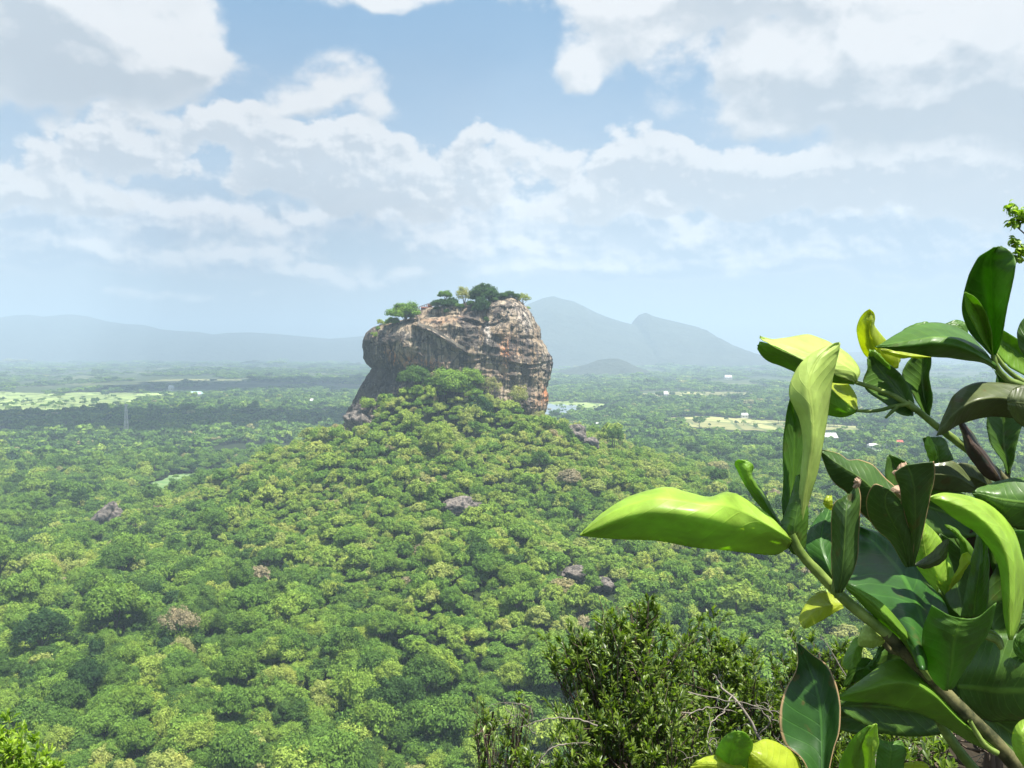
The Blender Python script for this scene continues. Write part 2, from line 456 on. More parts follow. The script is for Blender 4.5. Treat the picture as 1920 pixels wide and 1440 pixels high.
# ------------------------------------------------------------------ open fields, bare ground and the lake on the plain
def plain_pt(px, py, h=0.0):
    d = ray(px, py); Y = (EYE - h) / -d[2]
    return np.array([d[0] * Y, Y])
def field_mat(name, a, b, sc=0.02):
    m, t = mat(name)
    pos = t.node('ShaderNodeNewGeometry').outputs['Position']
    n = t.noise(t.v('MULTIPLY', pos, (1, 1.6, 0)), sc, 6, 0.65)
    vo = t.node('ShaderNodeTexVoronoi', feature='F1'); t.put(vo.inputs['Vector'], t.v('MULTIPLY', t.v('ADD', pos, t.v('SCALE', t.noise(pos, .02, 2, .5, 0, True), scale=30)), (1, .45, 0))); vo.inputs['Scale'].default_value = 0.011
    ve = t.node('ShaderNodeTexVoronoi', feature='DISTANCE_TO_EDGE'); t.L.new(vo.inputs['Vector'].links[0].from_socket, ve.inputs['Vector']); ve.inputs['Scale'].default_value = 0.011
    c = t.mixc(t.smooth(n, 0.35, 0.65), a, b)
    c = t.mixc(1.0, c, t.ramp(t.sep(vo.outputs['Color'])[0], [(0, .65), (1, 1.25)]), 'MULTIPLY')
    c = t.mixc(t.m('MULTIPLY', t.smooth(t.m('MULTIPLY', ve.outputs[0], -1), -.05, -.02), .7), c, (0.05, 0.09, 0.03))
    surf(t, principled(t, c, 0.9, spec=0.1)); return m
m_field = field_mat('pale_field', (0.20, 0.29, 0.08), (0.32, 0.37, 0.14))
m_tan = field_mat('tan_field', (0.20, 0.22, 0.08), (0.32, 0.30, 0.13))
m_meadow = field_mat('meadow', (0.075, 0.15, 0.05), (0.16, 0.22, 0.09), 0.05)
m_water, t = mat('lake_water')
surf(t, principled(t, (0.17, 0.215, 0.235), 0.4, bump(t, t.noise(t.node('ShaderNodeNewGeometry').outputs['Position'], 0.3, 3), 0.2, 0.3), 0.5))
open_areas = []          # polygons where no forest grows
def patch(name, label, pts, m, lift=0.6, keep=True, wob=0.3):
    P = np.array([plain_pt(*p) for p in pts])
    c = P.mean(0); n = 96
    Q = catmull(np.vstack([P, P[:1]]), n + 1)[:-1]
    d = Q - c; ln = np.hypot(d[:, 0], d[:, 1])
    a = np.linspace(0, 2 * np.pi, n, endpoint=False)
    Q = c + d * (1 + wob * fbm(p3(np.cos(a) * 4, np.sin(a) * 4, len(open_areas) * 3.3), 4))[:, None]
    if keep: open_areas.append(Q)
    ks = np.linspace(0, 1, 14)
    V = c + (Q - c)[None] * ks[1:, None, None]
    V = np.vstack([c[None], V.reshape(-1, 2)])
    z = ground_h(V[:, 0], V[:, 1]) + lift
    if 'lake' in name: z = np.full(len(V), float(np.max(z)) )
    T = np.stack([np.zeros(n, int), 1 + np.arange(n), 1 + (np.arange(n) + 1) % n], 1)
    q = gridfaces(13, n, True) + 1
    me = mesh_np(name, np.column_stack([V, z]), [T, q], m)
    return tag(link(name, me), label, kind='structure')
patch('field', 'bright yellow-green field at the left edge of the plain', [(-260, 772), (-120, 742), (0, 736), (110, 737), (215, 737), (262, 742), (240, 757), (160, 768), (60, 768), (0, 772), (-120, 790)], m_field)
patch('field', 'narrow bright green field strip left of the rock', [(250, 743), (300, 733), (380, 731), (420, 733), (360, 737), (300, 742)], m_field)
patch('field', 'tan open field right of the rock', [(1238, 786), (1290, 779), (1360, 782), (1440, 788), (1560, 796), (1640, 803), (1500, 808), (1380, 806), (1310, 800)], m_tan)
patch('field', 'pale green strip beyond the lake', [(1015, 755), (1060, 752), (1110, 756), (1160, 761), (1120, 766), (1050, 764), (1000, 762)], m_field, 1.2)
patch('lake', 'pale blue-grey lake beside the foot of the rock', [(955, 762), (1000, 758), (1060, 760), (1092, 764), (1080, 770), (1045, 777), (1000, 780), (950, 776)], m_water, 0.6)
patch('meadow', 'green clearing at the left foot of the hill', [(285, 912), (330, 893), (400, 887), (462, 884), (468, 890), (420, 906), (360, 925), (300, 940), (255, 935)], m_meadow, 0.8)
patch('field', 'pale field strip far behind on the left plain', [(270, 715), (360, 711), (470, 713), (440, 717), (330, 719)], m_tan)
patch('field', 'small tan clearing behind the leaves at right', [(1560, 846), (1620, 841), (1660, 843), (1655, 851), (1600, 856)], m_meadow)
patch('field', 'thin pale field line far right of the rock', [(1180, 739), (1300, 735), (1420, 738), (1380, 742), (1240, 743)], m_tan)
def in_open(x, y):
    return in_open1(x, y) | in_open1(x * 1.035, y * 1.035) | in_open1(x * 1.07, y * 1.07)
def in_open1(x, y):
    inside = np.zeros(len(x), bool)
    for Q in open_areas:
        x0, x1, y0, y1 = Q[:, 0].min(), Q[:, 0].max(), Q[:, 1].min(), Q[:, 1].max()
        c = (x > x0) & (x < x1) & (y > y0) & (y < y1)
        idx = np.where(c)[0]
        if not len(idx): continue
        xs, ys = x[idx], y[idx]; r = np.zeros(len(idx), bool)
        j = len(Q) - 1
        for i in range(len(Q)):
            xi, yi, xj, yj = *Q[i], *Q[j]
            r ^= ((yi > ys) != (yj > ys)) & (xs < (xj - xi) * (ys - yi) / (yj - yi + 1e-9) + xi)
            j = i
        inside[idx] |= r
    return inside

# ------------------------------------------------------------------ clouds outside the frame whose shadows lie on the plain
m_cloud = simple('cloud_white', (0.8, 0.8, 0.8), 1.0, 0.0, 0.02)
def shade_cloud(pts, h=1500, seed=0):
    """a cumulus standing where the sun throws its shadow on these ground points"""
    P = np.array([plain_pt(*p) for p in pts]); c = P.mean(0); w = (P[:, 0].max() - P[:, 0].min()) / 2; d = (P[:, 1].max() - P[:, 1].min()) / 2
    rs = np.random.RandomState(seed); mb = MB()
    n = 40
    th = np.linspace(0, np.pi, 13); ph = np.linspace(0, 2 * np.pi, 20, endpoint=False)
    S = np.stack([np.outer(np.sin(th), np.cos(ph)), np.outer(np.sin(th), np.sin(ph)), np.outer(np.cos(th), np.ones(20))], -1).reshape(-1, 3)
    ox, oy = SUN.x / SUN.z * h, SUN.y / SUN.z * h
    for k in range(n):
        u, v = rs.uniform(-1, 1, 2) * np.array([1, 1])
        if u * u + v * v > 1: u *= .7; v *= .7
        s = (0.22 + 0.2 * rs.rand()) * min(w, d) * 1.2
        cc = np.array([c[0] + u * w * .9 + ox, c[1] + v * d * .8 + oy, h + s * .5 * (1 - u * u)])
        mb.add(S * np.array([s * 1.5, s, s * .6]) * (1 + 0.15 * fbm(S * 2 + k, 2))[:, None] + cc, gridfaces(13, 20, True))
    o = link('cloud', mb.mesh('cloud', m_cloud)); tag(o, 'white cumulus above the plain', kind='structure')
shade_cloud([(-100, 775), (620, 772), (560, 812), (0, 812)], seed=1)
shade_cloud([(330, 714), (700, 714), (680, 735), (400, 735)], 3000, 2)
# shade_cloud([(1120, 690), (1700, 700), (1650, 722), (1150, 712)], 4200, 3)

# ------------------------------------------------------------------ air
m_haze = bpy.data.materials.new('haze'); m_haze.use_nodes = True; m_haze.node_tree.nodes.clear()
t = NT(m_haze.node_tree)
pv = t.node('ShaderNodeVolumePrincipled')
pv.inputs['Density Attribute'].default_value = ''
pv.inputs['Density'].default_value = HAZE_D
pv.inputs['Color'].default_value = (*HAZE_C, 1)
pv.inputs['Anisotropy'].default_value = HAZE_G
t.L.new(pv.outputs[0], t.node('ShaderNodeOutputMaterial').inputs['Volume'])
hz = MB(); zb, zt = float(Z_.min()) - 14, 900.0
hz.box((0, 0, (zb + zt) / 2), (49000, 49000, zt - zb))
tag(link('haze', hz.mesh('haze', m_haze, False)), 'thin blue air haze over the plain', kind='stuff')

# ------------------------------------------------------------------ the rock
YC = 928.0
# silhouette rows of the rock: (py, left px, right px)
_rows = np.array([(556, 938, 955), (559, 930, 966), (563, 926, 974), (569, 868, 981), (573, 845, 985), (577, 806, 990), (583, 784, 993), (590, 780, 997), (598, 772, 1001), (604, 744, 1004), (609, 722, 1007),
    (615, 703, 1010), (622, 693, 1013), (628, 690, 1015), (636, 687, 1014), (642, 686, 1020), (652, 686, 1027), (662, 686, 1031), (672, 688, 1034), (682, 692, 1036), (690, 699, 1035), (698, 695, 1033),
    (706, 690, 1030), (716, 684, 1025), (726, 678, 1022), (738, 672, 1023), (750, 664, 1024), (762, 656, 1022), (774, 651, 1018), (790, 648, 1014), (830, 640, 1010), (880, 625, 1020)], float)
def rock_mesh():
    nz, na = 230, 420
    py = np.concatenate([np.linspace(556, 800, 200), np.linspace(804, 880, nz - 200)])
    L = np.interp(py, _rows[:, 0], _rows[:, 1]); Rr = np.interp(py, _rows[:, 0], _rows[:, 2])
    xl = (L - 960) / F * YC; xr = (Rr - 960) / F * YC
    z = EYE + (655 - py) / F * YC
    a = (xr - xl) / 2; cx = (xr + xl) / 2
    b = 62 * np.clip(a / 85, 0.05, 1) ** 0.55
    b[py > 800] += 8
    th = np.linspace(0, 2 * np.pi, na, endpoint=False)
    ct, st = np.cos(th), np.sin(th)
    e = 2 / 2.7
    ux = np.sign(ct) * np.abs(ct) ** e; uy = -np.sign(st) * np.abs(st) ** e       # th=pi/2 faces the camera
    X = cx[:, None] + a[:, None] * ux; Yy = YC + b[:, None] * uy + 0 * X
    Z = np.repeat(z[:, None], na, 1)
    front = np.clip(st, 0, 1)[None, :] ** 0.5
    PXf = 960 + F * X / YC; PYf = np.repeat(py[:, None], na, 1)      # front-face position in silhouette units
    def G(x, y, sx, sy): return np.exp(-((PXf - x) / sx) ** 2 - ((PYf - y) / sy) ** 2)
    p = p3(X, Yy, Z)
    big = fbm(p / 34 + 3, 3)
    flute = fbm(np.stack([X / 9, Yy / 9, Z / 55], -1), 4, 0.55)
    strata = fbm(np.stack([X / 75, Yy / 75, (Z + 0.10 * X) / 5.5], -1), 3, 0.6)
    blocky = np.abs(fbm(p / 12 + 20, 3))
    fine = fbm(p / 4.2 + 9, 3)
    lean = sstep(840, 940, PXf)
    blk2 = np.abs(fbm(np.stack([X / 17, Yy / 17, Z / 30], -1) + 50, 2))
    steps = (Z + 0.12 * X + 6 * big) / 8.5; steps = (steps - np.floor(steps)) ** 2.2
    d = 5.0 * big + 3.2 * flute * (1 - .25 * lean) + 1.5 * strata * (.6 + .3 * lean) - 6.5 * blocky - 6.0 * blk2 + 0.9 * fine - 0.8 * steps * (.5 + .3 * lean)
    # ledge carrying the gallery: surface below the diagonal is set back
    lx = np.interp(PXf, [700, 783, 800, 835, 872, 880, 1040], [592, 610, 616, 634, 656, 662, 676])
    below = sstep(0, 5, PYf - lx) 
    zone = sstep(775, 795, PXf) * sstep(905, 875, PXf)
    d += front * zone * (-5.0 * below * sstep(70, 20, PYf - lx) + 4.0 * sstep(-9, -1, PYf - lx) * (1 - below))
    d += front * 8 * G(760, 645, 60, 24)                         # the bulging left block
    d -= front * 11 * G(770, 708, 75, 17)                        # cave under it
    d -= front * 7 * sstep(0, 3, PYf - (604 + 5 * np.sin(PXf / 13))) * sstep(14, 4, PYf - 604) * sstep(860, 880, PXf) * sstep(960, 930, PXf)
    crack = 679 + 5 * np.sin(PXf / 19) + 0.02 * (PXf - 900)
    d -= front * 5.0 * np.exp(-((PYf - crack) / 2.6) ** 2) * sstep(845, 870, PXf)
    d -= front * 3.0 * sstep(0, 6, PYf - crack) * sstep(845, 900, PXf) * sstep(60, 20, PYf - crack)
    d += front * 6 * G(960, 620, 34, 40) + front * 4 * G(1000, 700, 20, 40)
    d -= front * 9 * np.exp(-((PXf - (916 + (PYf - 570) * -0.15)) / 7) ** 2) * sstep(640, 600, PYf)     # gully under the tall trees
    d -= front * 5 * np.exp(-((PXf - 868) / 5) ** 2) * G(868, 590, 30, 18)
    d -= front * 6 * np.exp(-((PYf - 594) / 4) ** 2) * sstep(790, 800, PXf) * sstep(905, 890, PXf)
    d += front * 13 * sstep(610, 765, PYf) * (0.25 + 0.75 * sstep(830, 880, PXf))
    # upper terrace steps back
    d -= front * 10 * sstep(600, 585, PYf) * sstep(925, 900, PXf)
    d *= np.clip(a / 30, 0.15, 1)[:, None]
    nx, ny = ct / 1.0, -st
    X2 = X + d * nx[None, :] * 0.55; Y2 = Yy + d * ny[None, :]
    Z2 = Z + 1.2 * big
    V = np.stack([X2, Y2, Z2], -1)
    top = V[0].mean(0) + np.array([0, 0, 1.0])
    n1 = nz * na
    Vv = np.vstack([V.reshape(-1, 3), top])
    T = np.stack([np.full(na, n1), (np.arange(na) + 1) % na, np.arange(na)], 1)
    # colour masks for stains and pale patches, plus shade painted at the flanks and cave
    warp = 9 * fbm(p / 14 + 40, 3); PW = PXf + warp; 
    def GW(x, y, sx, sy): return np.exp(-((PW - x) / sx) ** 2 - ((PYf - y + warp * .5) / sy) ** 2)
    orange = 1.1 * GW(748, 668, 10, 16) + .8 * GW(775, 676, 14, 12) + .9 * GW(815, 680, 26, 10) + 1.0 * GW(950, 655, 12, 26) + 1.6 * GW(1017, 738, 8, 14) + .5 * GW(1000, 755, 14, 20) + .5 * GW(870, 600, 12, 8) + .5 * GW(830, 603, 20, 6) + .4 * GW(965, 660, 22, 12)
    pale = 1.2 * np.exp(-((PW - 917) / 4.5) ** 2) * sstep(600, 612, PYf) * sstep(652, 630, PYf) + .8 * GW(985, 605, 14, 25) + .6 * GW(815, 630, 40, 8) + .5 * GW(960, 580, 25, 14) + .5 * GW(1020, 680, 10, 20) + .35 * GW(835, 650, 12, 14)
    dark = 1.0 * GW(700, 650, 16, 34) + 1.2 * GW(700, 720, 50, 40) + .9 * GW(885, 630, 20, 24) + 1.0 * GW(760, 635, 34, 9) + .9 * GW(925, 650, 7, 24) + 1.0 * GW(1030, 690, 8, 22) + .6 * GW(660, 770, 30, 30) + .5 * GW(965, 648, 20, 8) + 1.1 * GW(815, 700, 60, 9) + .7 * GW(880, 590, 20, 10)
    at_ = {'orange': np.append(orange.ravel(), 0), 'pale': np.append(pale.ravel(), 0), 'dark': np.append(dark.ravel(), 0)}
    return mesh_np('rock', Vv, [gridfaces(nz, na, True)[:, ::-1], T[:, ::-1]], m_rock, True, at_), V, py, th
m_rock, t = mat('weathered_gneiss')
pos = t.node('ShaderNodeNewGeometry').outputs['Position']
sx, sy, sz = t.sep(pos)[:3]
streak = t.noise(t.xyz(t.m('MULTIPLY', sx, 1.0), t.m('MULTIPLY', sy, .6), t.m('MULTIPLY', sz, 0.10)), 0.30, 7, 0.62)
streak2 = t.noise(t.xyz(t.m('MULTIPLY', sx, 1.0), t.m('MULTIPLY', sy, .6), t.m('MULTIPLY', sz, 0.16)), 0.75, 5, 0.6)
blot = t.noise(pos, 0.07, 6, 0.65)
layer = t.noise(t.xyz(t.m('MULTIPLY', sx, .14), t.m('MULTIPLY', sy, .14), sz), 0.45, 6, 0.6)
base = t.mixc(t.smooth(blot, 0.36, 0.64), (0.240, 0.172, 0.105), (0.40, 0.325, 0.225))
base = t.mixc(t.m('MULTIPLY', t.smooth(layer, 0.5, 0.68), 0.45), base, (0.20, 0.15, 0.11))
org = t.m('MULTIPLY', t.attr('orange'), t.smooth(streak2, 0.36, 0.58), clamp=True)
base = t.mixc(org, base, (0.52, 0.20, 0.075))
pal = t.m('MULTIPLY', t.attr('pale'), t.m('MULTIPLY_ADD', streak2, 1.2, 0.1), clamp=True)
base = t.mixc(pal, base, (0.60, 0.53, 0.46))
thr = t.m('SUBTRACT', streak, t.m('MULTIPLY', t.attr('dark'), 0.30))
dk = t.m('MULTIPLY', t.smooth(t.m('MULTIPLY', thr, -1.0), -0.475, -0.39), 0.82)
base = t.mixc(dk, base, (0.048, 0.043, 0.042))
thr2 = t.m('MULTIPLY', t.smooth(t.m('MULTIPLY', streak2, -1), -0.43, -0.36), 0.5)
base = t.mixc(thr2, base, (0.085, 0.07, 0.062))
cv = t.node('ShaderNodeTexVoronoi', feature='DISTANCE_TO_EDGE'); t.put(cv.inputs['Vector'], t.v('ADD', t.v('MULTIPLY', pos, (1, .8, .42)), t.v('SCALE', t.noise(pos, .12, 4, .6, 0, True), scale=9))); cv.inputs['Scale'].default_value = 0.075
crk = t.smooth(t.m('MULTIPLY', cv.outputs[0], -1), -.055, -.012)
base = t.mixc(t.m('MULTIPLY', crk, .75), base, (0.03, 0.026, 0.024))
top_st = t.noise(t.xyz(t.m('MULTIPLY', sx, 1.0), t.m('MULTIPLY', sy, .5), t.m('MULTIPLY', sz, 0.06)), 0.16, 5, 0.7)
base = t.mixc(t.m('MULTIPLY', t.smooth(top_st, .51, .57), .74), base, (0.06, 0.052, 0.05))
wht = t.m('MULTIPLY', t.smooth(streak2, 0.62, 0.70), 0.55)
base = t.mixc(wht, base, (0.58, 0.52, 0.46))
hgt = t.m('MULTIPLY_ADD', crk, -1.4, t.m('ADD', t.m('MULTIPLY', layer, .5), t.m('ADD', streak2, t.m('MULTIPLY', t.noise(pos, .6, 5, .65), 1.3))))
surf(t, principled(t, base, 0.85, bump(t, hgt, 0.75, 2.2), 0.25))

rock_me, RV, Rpy, Rth = rock_mesh()
rock = link('rock_monolith', rock_me)
tag(rock, 'huge flat-topped brown rock with dark streaks standing on the forested hill', 'rock')
def rock_front(px, py, off=0.0):
    """a point on the camera side of the rock that projects near (px, py)"""
    V = RV[:, Rth < math.pi].reshape(-1, 3)
    x, y, _ = project(V)
    w = (x - px) ** 2 + (y - py) ** 2
    k = np.argsort(w)[:6]; k = k[np.argmin(V[k, 1])]
    P = at(px, py, V[k, 1] - off); return P
m_masonry = simple('pale_masonry', (0.30, 0.25, 0.20), 0.9, 0.1, 0.4, 0.8)
m_dark = simple('dark_iron', (0.05, 0.042, 0.038), 0.7, 0.3, 0.3, 1.0)
m_roof = simple('brown_tile_roof', (0.13, 0.055, 0.04), 0.8, 0.2, 0.3, 2.0)
# gallery wall along the ledge, the iron stairs, the upper flight
def ribbon(path, h, w, off=1.2, zoff=0.0):
    mb = MB(); P = [rock_front(x, y, off) for x, y in path]
    for a, b in zip(P[:-1], P[1:]):
        n = 4
        for k in range(n):
            p, q = a + (b - a) * k / n, a + (b - a) * (k + 1) / n
            V = [p + [0, -w, zoff], q + [0, -w, zoff], q + [0, w, zoff], p + [0, w, zoff]]
            V += [v + np.array([0, 0, h]) for v in V]
            mb.add(V, [[0, 1, 5, 4], [1, 2, 6, 5], [2, 3, 7, 6], [3, 0, 4, 7], [4, 5, 6, 7], [3, 2, 1, 0]])
    return mb
g = [(786, 611), (797, 614), (810, 619), (822, 626), (834, 633), (846, 641), (858, 649), (870, 655)]
link('gallery_wall', ribbon(g, 2.4, 1.0, 1.8).mesh('gallery_wall', m_masonry, False), rock)
link('walkway', ribbon([(x, y + 4) for x, y in g], 0.9, 1.8, 1.6).mesh('walkway', m_dark, False), rock)
def stairs(path, name, m, w=1.1):
    mb = MB(); P = [rock_front(x, y, 2.0) for x, y in path]
    for a, b in zip(P[:-1], P[1:]):
        n = max(2, int(np.linalg.norm(b - a) / 0.9))
        for k in range(n):
            c = a + (b - a) * (k + .5) / n; mb.box(c, (1.6, 2.4, 0.35))
        for s in (-1.1, 1.1):
            mb.tube([a + [0, s, 1.0], b + [0, s, 1.0]], [0.10, 0.10], 5, 1)
    link(name, mb.mesh(name, m, False), rock)
stairs([(871, 658), (862, 664), (853, 674), (843, 684)], 'staircase', m_dark)
stairs([(842, 686), (842, 700)], 'staircase', m_masonry)
stairs([(784, 610), (786, 602), (783, 594), (782, 580)], 'staircase', m_masonry)
mb = MB()
for (x, y, w, h) in ((795, 577, 14, 3), (805, 573, 9, 4)):
    c = rock_front(x, y + 3, 3) + np.array([0, 6, 1.5]); s = 0.53
    W2, H2 = w * s / 2, h * s
    V = [c + [-W2, -3, 0], c + [W2, -3, 0], c + [W2, 3, 0], c + [-W2, 3, 0], c + [-W2, 0, H2], c + [W2, 0, H2]]
    mb.add(V, [[0, 1, 5, 4], [2, 3, 4, 5]], [[0, 4, 3], [1, 2, 5]]); mb.box(c - [0, 0, 1.5], (2 * W2 * .9, 5, 3))
link('roof', mb.mesh('roof', m_roof, False), rock)
# the fence line along the summit stair
mb = MB(); a, b = rock_front(780, 582, 1), rock_front(806, 573, 1)
for k in range(9): mb.box(a + (b - a) * k / 8 + [0, 0, 1.2], (0.5, 0.5, 3.0))
mb.tube([a + [0, 0, 2.6], b + [0, 0, 2.6]], [.25, .25], 5, 1)
link('railing', mb.mesh('railing', m_roof, False), rock)

# ------------------------------------------------------------------ boulders
m_boulder, t = mat('granite')
pos = t.node('ShaderNodeTexCoord').outputs['Object']
n = t.noise(pos, 0.35, 6, 0.6)
cc = t.mixc(t.smooth(n, .35, .65), (0.050, 0.045, 0.040), (0.215, 0.185, 0.155))
cc = t.mixc(t.m('MULTIPLY', t.smooth(t.noise(t.v('MULTIPLY', pos, (1, 1, .2)), 0.9, 4), .52, .62), .7), cc, (0.07, 0.06, 0.06))
surf(t, principled(t, cc, 0.9, bump(t, n, .8, .8), .2))
def hit(px, py, dh=6.0):
    """where the sight line through a pixel meets the canopy level"""
    Y = np.linspace(250, 2500, 4000); d = ray(px, py); z = EYE + d[2] * Y
    k = np.argmax(z <= ground_h(d[0] * Y, Y) + dh); return np.array([d[0] * Y[k], Y[k], z[k]])
def boulder(label, px, py, wpx, hpx, seed, lean=0.0, Y=None):
    th = np.linspace(0, np.pi, 48); ph = np.linspace(0, 2 * np.pi, 72, endpoint=False)
    S = np.stack([np.outer(np.sin(th), np.cos(ph)), np.outer(np.sin(th), np.sin(ph)), np.outer(np.cos(th), np.ones(72))], -1).reshape(-1, 3)
    P = hit(px, py, 5) if Y is None else at(px, py, Y)
    s = P[1] / F; w, h = wpx * s, hpx * s
    S = np.sign(S) * np.abs(S) ** 0.8
    r = 1 + 0.45 * fbm(S * 1.0 + seed * 5, 3) - 0.22 * np.abs(fbm(S * 2.2 + seed, 3)) + 0.05 * fbm(S * 8 + seed, 2)
    V = S * r[:, None] * np.array([w / 2, w / 2.4, h]); V[:, 0] += lean * V[:, 2]
    o = link('boulder', mesh_np('boulder', V, gridfaces(48, 72, True), m_boulder), loc=(P[0], P[1], P[2]))
    boulders.append((P[0], P[1], w * .55))
    return tag(o, label, 'boulder', 'boulders showing through the forest')
boulders = []
boulder('pale slanted boulder rising from the forest at far left', 192, 988, 52, 46, 1, .35)
boulder('low grey rock outcrop among trees on the lower hill front', 858, 950, 60, 18, 2)
boulder('dark low outcrop joined to the right end of the grey one', 890, 956, 36, 14, 9)
boulder('dark low boulder right of the hill, above the tall bush', 1075, 1078, 48, 15, 3)
boulder('brownish low boulder just above the tip of the tall bush', 1130, 1096, 42, 14, 4)
boulder('grey boulder group on the right shoulder under the rock', 1078, 812, 40, 16, 5, 0, 880)
boulder('small grey boulder lower on the right shoulder of the hill', 1108, 832, 30, 12, 6, 0, 870)
boulder('bare rock slab below the left foot of the monolith', 680, 800, 56, 30, 7, -.35, 872)

# ------------------------------------------------------------------ foliage
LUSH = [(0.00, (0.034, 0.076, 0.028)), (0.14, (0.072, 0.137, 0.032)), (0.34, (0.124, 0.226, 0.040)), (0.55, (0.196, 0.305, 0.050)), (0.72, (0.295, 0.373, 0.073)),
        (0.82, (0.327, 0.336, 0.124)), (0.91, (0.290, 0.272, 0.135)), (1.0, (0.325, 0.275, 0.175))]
m_leaf, t = mat('tree_foliage')
tint = t.attr('tint', 'INSTANCER')
vv = t.attr('v')
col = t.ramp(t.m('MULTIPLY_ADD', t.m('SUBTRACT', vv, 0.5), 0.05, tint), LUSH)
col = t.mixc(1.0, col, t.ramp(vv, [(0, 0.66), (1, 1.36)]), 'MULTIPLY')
wp = t.node('ShaderNodeNewGeometry').outputs['Position']
w1 = t.noise(wp, 0.33, 4, 0.65); w2 = t.noise(wp, 0.07, 3, 0.5)
col = t.mixc(1.0, col, t.ramp(w1, [(0.3, 0.66), (0.7, 1.3)]), 'MULTIPLY')
col = t.mixc(t.smooth(w2, .5, .66), col, t.mixc(1.0, col, (1.12, 1.02, .95), 'MULTIPLY'))
d = t.node('ShaderNodeBsdfDiffuse'); t.L.new(col, d.inputs[0])
tr = t.node('ShaderNodeBsdfTranslucent'); t.L.new(t.mixc(1.0, col, (1.15, 1.35, .6), 'MULTIPLY'), tr.inputs[0])
mx = t.node('ShaderNodeMixShader'); mx.inputs[0].default_value = 0.3; t.L.new(d.outputs[0], mx.inputs[1]); t.L.new(tr.outputs[0], mx.inputs[2])
surf(t, mx.outputs[0])
m_bark = simple('bark', (0.13, 0.105, 0.085), 0.95, 0.1, 0.4, 1.5)

def rand_dirs(rs, n):
    v = rs.normal(size=(n, 3)); return v / np.linalg.norm(v, axis=1)[:, None]
_ico = np.array([[0, 0, 1], [.894, 0, .447], [.276, .851, .447], [-.724, .526, .447], [-.724, -.526, .447], [.276, -.851, .447],
                 [.724, .526, -.447], [-.276, .851, -.447], [-.894, 0, -.447], [-.276, -.851, -.447], [.724, -.526, -.447], [0, 0, -1]])
_icof = np.array([[0, 1, 2], [0, 2, 3], [0, 3, 4], [0, 4, 5], [0, 5, 1], [1, 6, 2], [2, 7, 3], [3, 8, 4], [4, 9, 5], [5, 10, 1],
                  [2, 6, 7], [3, 7, 8], [4, 8, 9], [5, 9, 10], [1, 10, 6], [6, 11, 7], [7, 11, 8], [8, 11, 9], [9, 11, 10], [10, 11, 6]])
def crown(seed, lobes, per, leaf, flat=0.7, open_=0.0, tall=1.0, hull=True):
    """leaf clumps on many lobes spread through a dome of radius 1 whose bottom is at z=0"""
    rs = np.random.RandomState(seed); mb = MB()
    cs = []
    for k in range(int(lobes * 1.45)):
        d = rand_dirs(rs, 1)[0]; d[2] = abs(d[2]) * 1.0 - 0.12
        rad = 0.30 + 0.62 * rs.rand() ** 0.8
        c = d * rad * np.array([1, 1, flat * tall]); c[2] += 0.42 * tall
        r = (0.13 + 0.23 * rs.rand()) * (1 - 0.2 * open_)
        cs.append((c, r))
    LV, LA = [], []
    for c, r in cs:
        if hull and rs.rand() > open_:
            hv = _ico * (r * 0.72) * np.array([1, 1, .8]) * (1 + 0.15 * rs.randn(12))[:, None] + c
            mb.add(hv, None, _icof, a=0.15)  # dark inner blob added to block light through the lobe
        n = int(per * (r / 0.3) ** 2)
        d = rand_dirs(rs, n); up = d[:, 2] > -0.55; d = d[up]; n = len(d)
        p = c + d * (r * (0.74 + 0.30 * rs.rand(n) + 0.45 * rs.rand(n) ** 4))[:, None] * np.array([1, 1, .82])
        nn = d * 0.9 + rand_dirs(rs, n) * 0.55 + np.array([0, 0, 0.25]); nn /= np.linalg.norm(nn, axis=1)[:, None]
        a = np.cross(nn, rand_dirs(rs, n)); a /= np.linalg.norm(a, axis=1)[:, None]; b = np.cross(nn, a)
        s = leaf * (0.6 + 0.8 * rs.rand(n))[:, None]
        q = np.stack([p - a * s - b * s * .55, p + a * s * .3 - b * s, p + a * s + b * s * .5, p - a * s * .35 + b * s], 1)
        LV.append(q.reshape(-1, 3)); lv = np.clip(0.5 + 0.22 * rs.randn(n) + 0.25 * (d[:, 2]) * 0, 0, 1); LA.append(np.repeat(lv, 4))
    V = np.vstack(LV); Q = np.arange(len(V)).reshape(-1, 4)
    mb.v.append(V); mb.q.append(Q + mb.n); mb.mq.append(np.zeros(len(Q), int)); mb.a.append(np.concatenate(LA)); mb.n += len(V)
    return mb, cs
def trunk(mb, cs, seed, h=1.0, m=0):
    rs = np.random.RandomState(seed + 99)
    mb.tube([(0, 0, -0.3), (0.02, 0.01, .3 * h), (0.03 * rs.randn(), 0.03 * rs.randn(), 0.9 * h), (0.05 * rs.randn(), 0.05 * rs.randn(), 1.25 * h)], [.075, .055, .045, .03], 6, 2, m=m)
    for c, r in cs[:6]:
        mb.tube([(0, 0, 0.75 * h + .1 * rs.rand()), (c[0] * .5, c[1] * .5, h + c[2] * .35), (c[0], c[1], h + c[2])], [.035, .024, .01], 4, 2, m=m)

# near tree kinds (crown and trunk are separate meshes), radius 1, crown base at z=1
KINDS = []
for k, (lobes, per, leaf, flat, op, tall) in enumerate([(32, 420, .032, .75, 0.0, 1.0), (24, 430, .034, .65, .1, .85), (42, 320, .030, .85, 0.0, 1.2), (18, 380, .036, .6, .35, .8),
                                                        (34, 380, .031, .7, .05, .95), (26, 200, .028, .8, .8, 1.1)]):
    mb, cs = crown(100 + k, lobes, per, leaf, flat, op, tall)
    tb = MB(); trunk(tb, cs, k)
    for i in range(len(mb.v)): mb.v[i] = mb.v[i] + np.array([0, 0, 1.0])
    KINDS.append((mb.mesh('crown', m_leaf, False), tb.mesh('trunk', m_bark)))
